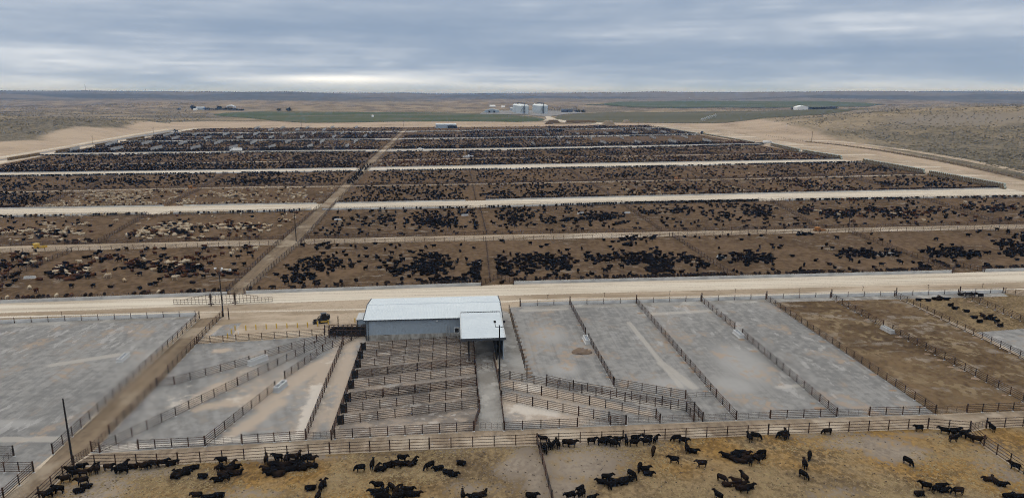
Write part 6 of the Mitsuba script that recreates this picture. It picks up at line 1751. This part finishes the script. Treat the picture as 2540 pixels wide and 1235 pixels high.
for k in range(2, 6):
    s, n = ROAD[k]
    for ln, tw_ in ((s, False), (n, True)):
        along(ln, [(x, min(x + 90, ln[-1, 0]), rng.choice([.95, .9, .7, .4, .95])) for x in np.arange(ln[0, 0], ln[-1, 0] - 5, 90) if not (xat(DROVE_L, yat(ln, x)) - 100 < x < xat(DROVE_R, yat(ln, x)))], tw_, BLACK if rng.random() < .8 else SPECK, 's', .95)
# the far blocks, row by row
EMPTY = {(4, 1, 2), (4, 1, 3), (3, 1, 3)}
for k in range(2, 6):
    low_n = ROAD[k][1]
    halves = [(low_n, ALLEY[k][0]), (ALLEY[k][1], ROAD[k + 1][0])] if k < 5 else [(low_n, TOP)]
    step = [0, 0, 212, 168, 138, 118][k]
    for hi, (lo, up) in enumerate(halves):
        for side in (-1, 1):
            for i in range(9):
                base = xat(DROVE_R, yat(lo, 950)) + 4 if side > 0 else xat(DROVE_L, yat(lo, 940)) - 4
                a, c = sorted((base + side * i * step, base + side * (i + 1) * step))
                a, c = max(a, lo[0, 0] + 4), min(c, lo[-1, 0] - 4)
                if c - a < 12: continue
                f = lambda x: VX + (x - VX) * (float(yat(up, x)) - VY) / (float(yat(lo, x)) - VY)
                cols = BLACK if rng.random() < .72 else SPECK
                dens = rng.uniform(.85, 1.2)
                if k == 2 and hi == 0 and side > 0 and i == 0: cols = RED
                if k == 2 and side > 0 and i >= 4: cols = RED if i >= 5 else SPECK
                if k == 3 and side > 0 and i >= 5: cols = RED
                if k == 4 and hi == 0 and side < 0 and i in (2, 3): cols = SPECK
                if k == 3 and hi == 1 and side > 0 and i in (3, 4, 5): dens = 0.03
                if k == 4 and hi == 1 and side > 0 and i == 3: dens = 0.03
                if k == 4 and hi == 1 and side > 0 and i == 0: dens = .02
                if k == 3 and hi == 1 and side < 0 and i == 0: dens *= .6
                if k == 5: dens *= (.9 if (side > 0 and i >= 3) else .12 if side > 0 else .55)
                n_ = int(265 * dens * (c - a) / step)
                fill('s', [(a, yat(lo, a)), ((a + c) / 2, yat(lo, (a + c) / 2)), (c, yat(lo, c)), (f(c), yat(up, f(c))), (f(a), yat(up, f(a)))], n_, cols, [])
# cattle being driven up the lane
for _ in range(150):
    y = rng.uniform(409, 458)
    q = P(rng.uniform(xat(DROVE_L, y) + 4, xat(DROVE_R, y) - 3), y)
    if free(q[0], q[1], 1.1): emit(q[0], q[1], 265 + rng.normal(0, 12), 'stand', 0, ('s', 'drove', 0))

# --- single animals near by, herds farther off
COLN = ['black', 'brown', 'cream']
order = sorted(range(len(herd)), key=lambda i: math.hypot(herd[i][0], herd[i][1]))
quota = [300, 130, 130]
single, rest = [], []
for i in order:
    x, y, h, ps, c, sz, cl = herd[i]
    q = Q([[x, y, 0.7]])[0]
    seen = -20 < q[0] < 2560
    if seen and quota[c] > 0 and cl[0] != 's' and math.hypot(x, y) < 330:
        quota[c] -= 1; single.append(i)
    elif -260 < q[0] < 2800: rest.append(i)
byc = {}
for i in single: byc.setdefault((herd[i][6], herd[i][4], herd[i][3] == 'lie'), []).append(i)
WORD = {'black': 'black', 'brown': 'brown', 'cream': 'cream'}
for (cl, c, lie), ids in byc.items():
    name, kind, ci = cl
    ids.sort(key=lambda i: Q([[herd[i][0], herd[i][1], 0.7]])[0, 0])
    spot = None
    if kind == 'clump':
        cx_ = np.mean([Q([[herd[i][0], herd[i][1], 0]])[0, 0] for i in ids])
    for j, i in enumerate(ids):
        x, y, h, ps, c, sz, _ = herd[i]
        W = WORD[COLN[c]]
        do = 'lying' if lie else 'standing'
        if kind == 'bunk': lab, grp = f'{W} cow feeding at the bunk, {nth(j)} from left, {name}', f'{W} cattle at the bunk, {name}'
        elif kind == 'loose': lab, grp = f'{W} cow {do} loose, {nth(j)} from left, {name}', f'loose {W} cattle, {name}'
        else:
            allc = sorted({(np.round(pen[9][q_][0]), q_) for pen in pens if pen[0] == name for q_ in range(len(pen[9]))})
            rank = [q_ for _, q_ in allc].index(ci)
            lab, grp = f'{nth(j)} {do} {W} cow from left, {nth(rank)} clump, {name}', f'{W} cattle of {nth(rank)} clump from left, {name}'
        k = key_for(COLN[c] + '_cow')
        labels[k] = {'label': lab, 'category': 'cow', 'group': grp}
        pose = ps
        if ps == 'lie': pose = rng.choice(['lie', 'lie', 'lie_turn', 'lie_curl'])
        if ps == 'stand': pose = rng.choice(['stand', 'stand_b', 'turn', 'walk'])
        tw = T().translate([float(x), float(y), 0.0]).rotate([0, 0, 1], float(h)).scale([sz, sz * (1 if rng.random() < .5 else -1), sz])
        scene[k] = {**COW0[pose, COLN[c]], 'to_world': tw}
        if c == 0 and pose in FACEP and rng.random() < .06: part(k, 'face', FACEP[pose], tw, label='white face')


def herd_mesh(ids):
    V, Fs, n = [], [], 0
    for lv in (1, 2, 3):
        for ps in ('stand', 'low', 'graze', 'lie'):
            sel = [i for i in ids if herd[i][3] == ps and (1 if math.hypot(herd[i][0], herd[i][1]) < 400 else 2 if math.hypot(herd[i][0], herd[i][1]) < 600 else 3) == lv]
            if not sel: continue
            v, f = LOD[ps, lv]
            a = np.radians([herd[i][2] for i in sel]); s = np.array([herd[i][5] for i in sel])
            R = np.zeros((len(sel), 3, 3)); R[:, 0, 0] = R[:, 1, 1] = np.cos(a); R[:, 0, 1] = -np.sin(a); R[:, 1, 0] = np.sin(a); R[:, 2, 2] = 1
            w = np.einsum('kij,nj->kni', R * s[:, None, None], v) + np.array([[herd[i][0], herd[i][1], 0] for i in sel])[:, None]
            V.append(w.reshape(-1, 3)); Fs.append((f[None] + (np.arange(len(sel)) * len(v))[:, None, None]).reshape(-1, 3) + n); n += len(sel) * len(v)
    return np.vstack(V), np.vstack(Fs)


for c, lab in enumerate(['black cattle filling the farther feedlot pens, too many to count', 'reddish brown cattle scattered through the farther feedlot pens', 'cream and white cattle in the farther feedlot pens on the left']):
    ids = [i for i in rest if herd[i][4] == c]
    nm = ['black_herd', 'brown_herd', 'cream_herd'][c]
    scene[nm] = mikit.ply(herd_mesh(ids), 'm_' + COLN[c], smooth=60)
    labels[nm] = {'label': lab, 'category': 'cattle', 'kind': 'stuff'}

# ------------------------------------------------------------------ dung pats and straw tufts of the foreground pens
r = np.random.default_rng(77)
zones = [sg.Polygon(P(*np.array(z, float).T)[:, :2]) for z in ([(96, 1240), (185, 1160), (818, 1128), (1331, 1106), (1368, 1240)], [(1335, 1106), (1905, 1080), (2301, 1065), (2405, 1073), (2437, 1107), (2545, 1178), (2545, 1240), (1372, 1240)])]
pats, tufts = [], []
for z in zones:
    x0, y0, x1, y1 = z.bounds
    q = np.column_stack([r.uniform(x0, x1, 26000), r.uniform(y0, y1, 26000)])
    q = q[shapely.contains(z, shapely.points(q))]
    n1 = meshkit.fbm(np.column_stack([q / 9, 0 * q[:, 0]]), 3, 61)
    pats.append(q[:420][n1[:420] > 0.42]); tufts.append(q[900:][n1[900:] < 0.56][:4500])
pats, tufts = np.vstack(pats), np.vstack(tufts)
scene['dung_pat'] = mikit.ply(lumps(np.column_stack([pats, 0 * pats[:, 0] + 0.03]), r.uniform(.07, .16, len(pats)), 8, 0.3), 'm_pat')
mat('m_pat', rgb=(0.075, 0.06, 0.047))
labels['dung_pat'] = {'label': 'dark dung pats dotted over the foreground straw pens', 'category': 'dung', 'kind': 'stuff'}
mat('m_strawtuft', lambda p, n, uv: mix((0.30, 0.235, 0.13), (0.16, 0.12, 0.065), cell_rand(p.x * 1.7, p.y * 1.7)))
scene['loose_straw'] = mikit.ply(lumps(np.column_stack([tufts, 0 * tufts[:, 0] + 0.01]), r.uniform(.06, .16, len(tufts)), 9, 0.35), 'm_strawtuft')
labels['loose_straw'] = {'label': 'loose clumps of golden straw strewn over the foreground pens', 'category': 'straw', 'kind': 'stuff'}

# ------------------------------------------------------------------ the air
top = max(EYE + 6.0, float(gz.max()) + 15)
scene['air'] = {'type': 'homogeneous', 'albedo': {'type': 'rgb', 'value': [0.95, 0.96, 0.97]}, 'sigma_t': {'type': 'rgb', 'value': [2.2e-5, 4.1e-5, 7.8e-5]}}
scene['haze'] = {'type': 'cube', 'to_world': T().translate([0, 0, (top - 260) / 2]).scale([33000, 33000, (top + 260) / 2]), 'bsdf': {'type': 'null'}, 'interior': {'type': 'ref', 'id': 'air'}}
labels['haze'] = {'kind': 'stuff'}

for k_, v_ in labels.items():
    if len(v_.get('label', 'a b c d').split()) > 16: print('LONG', k_, v_['label'])
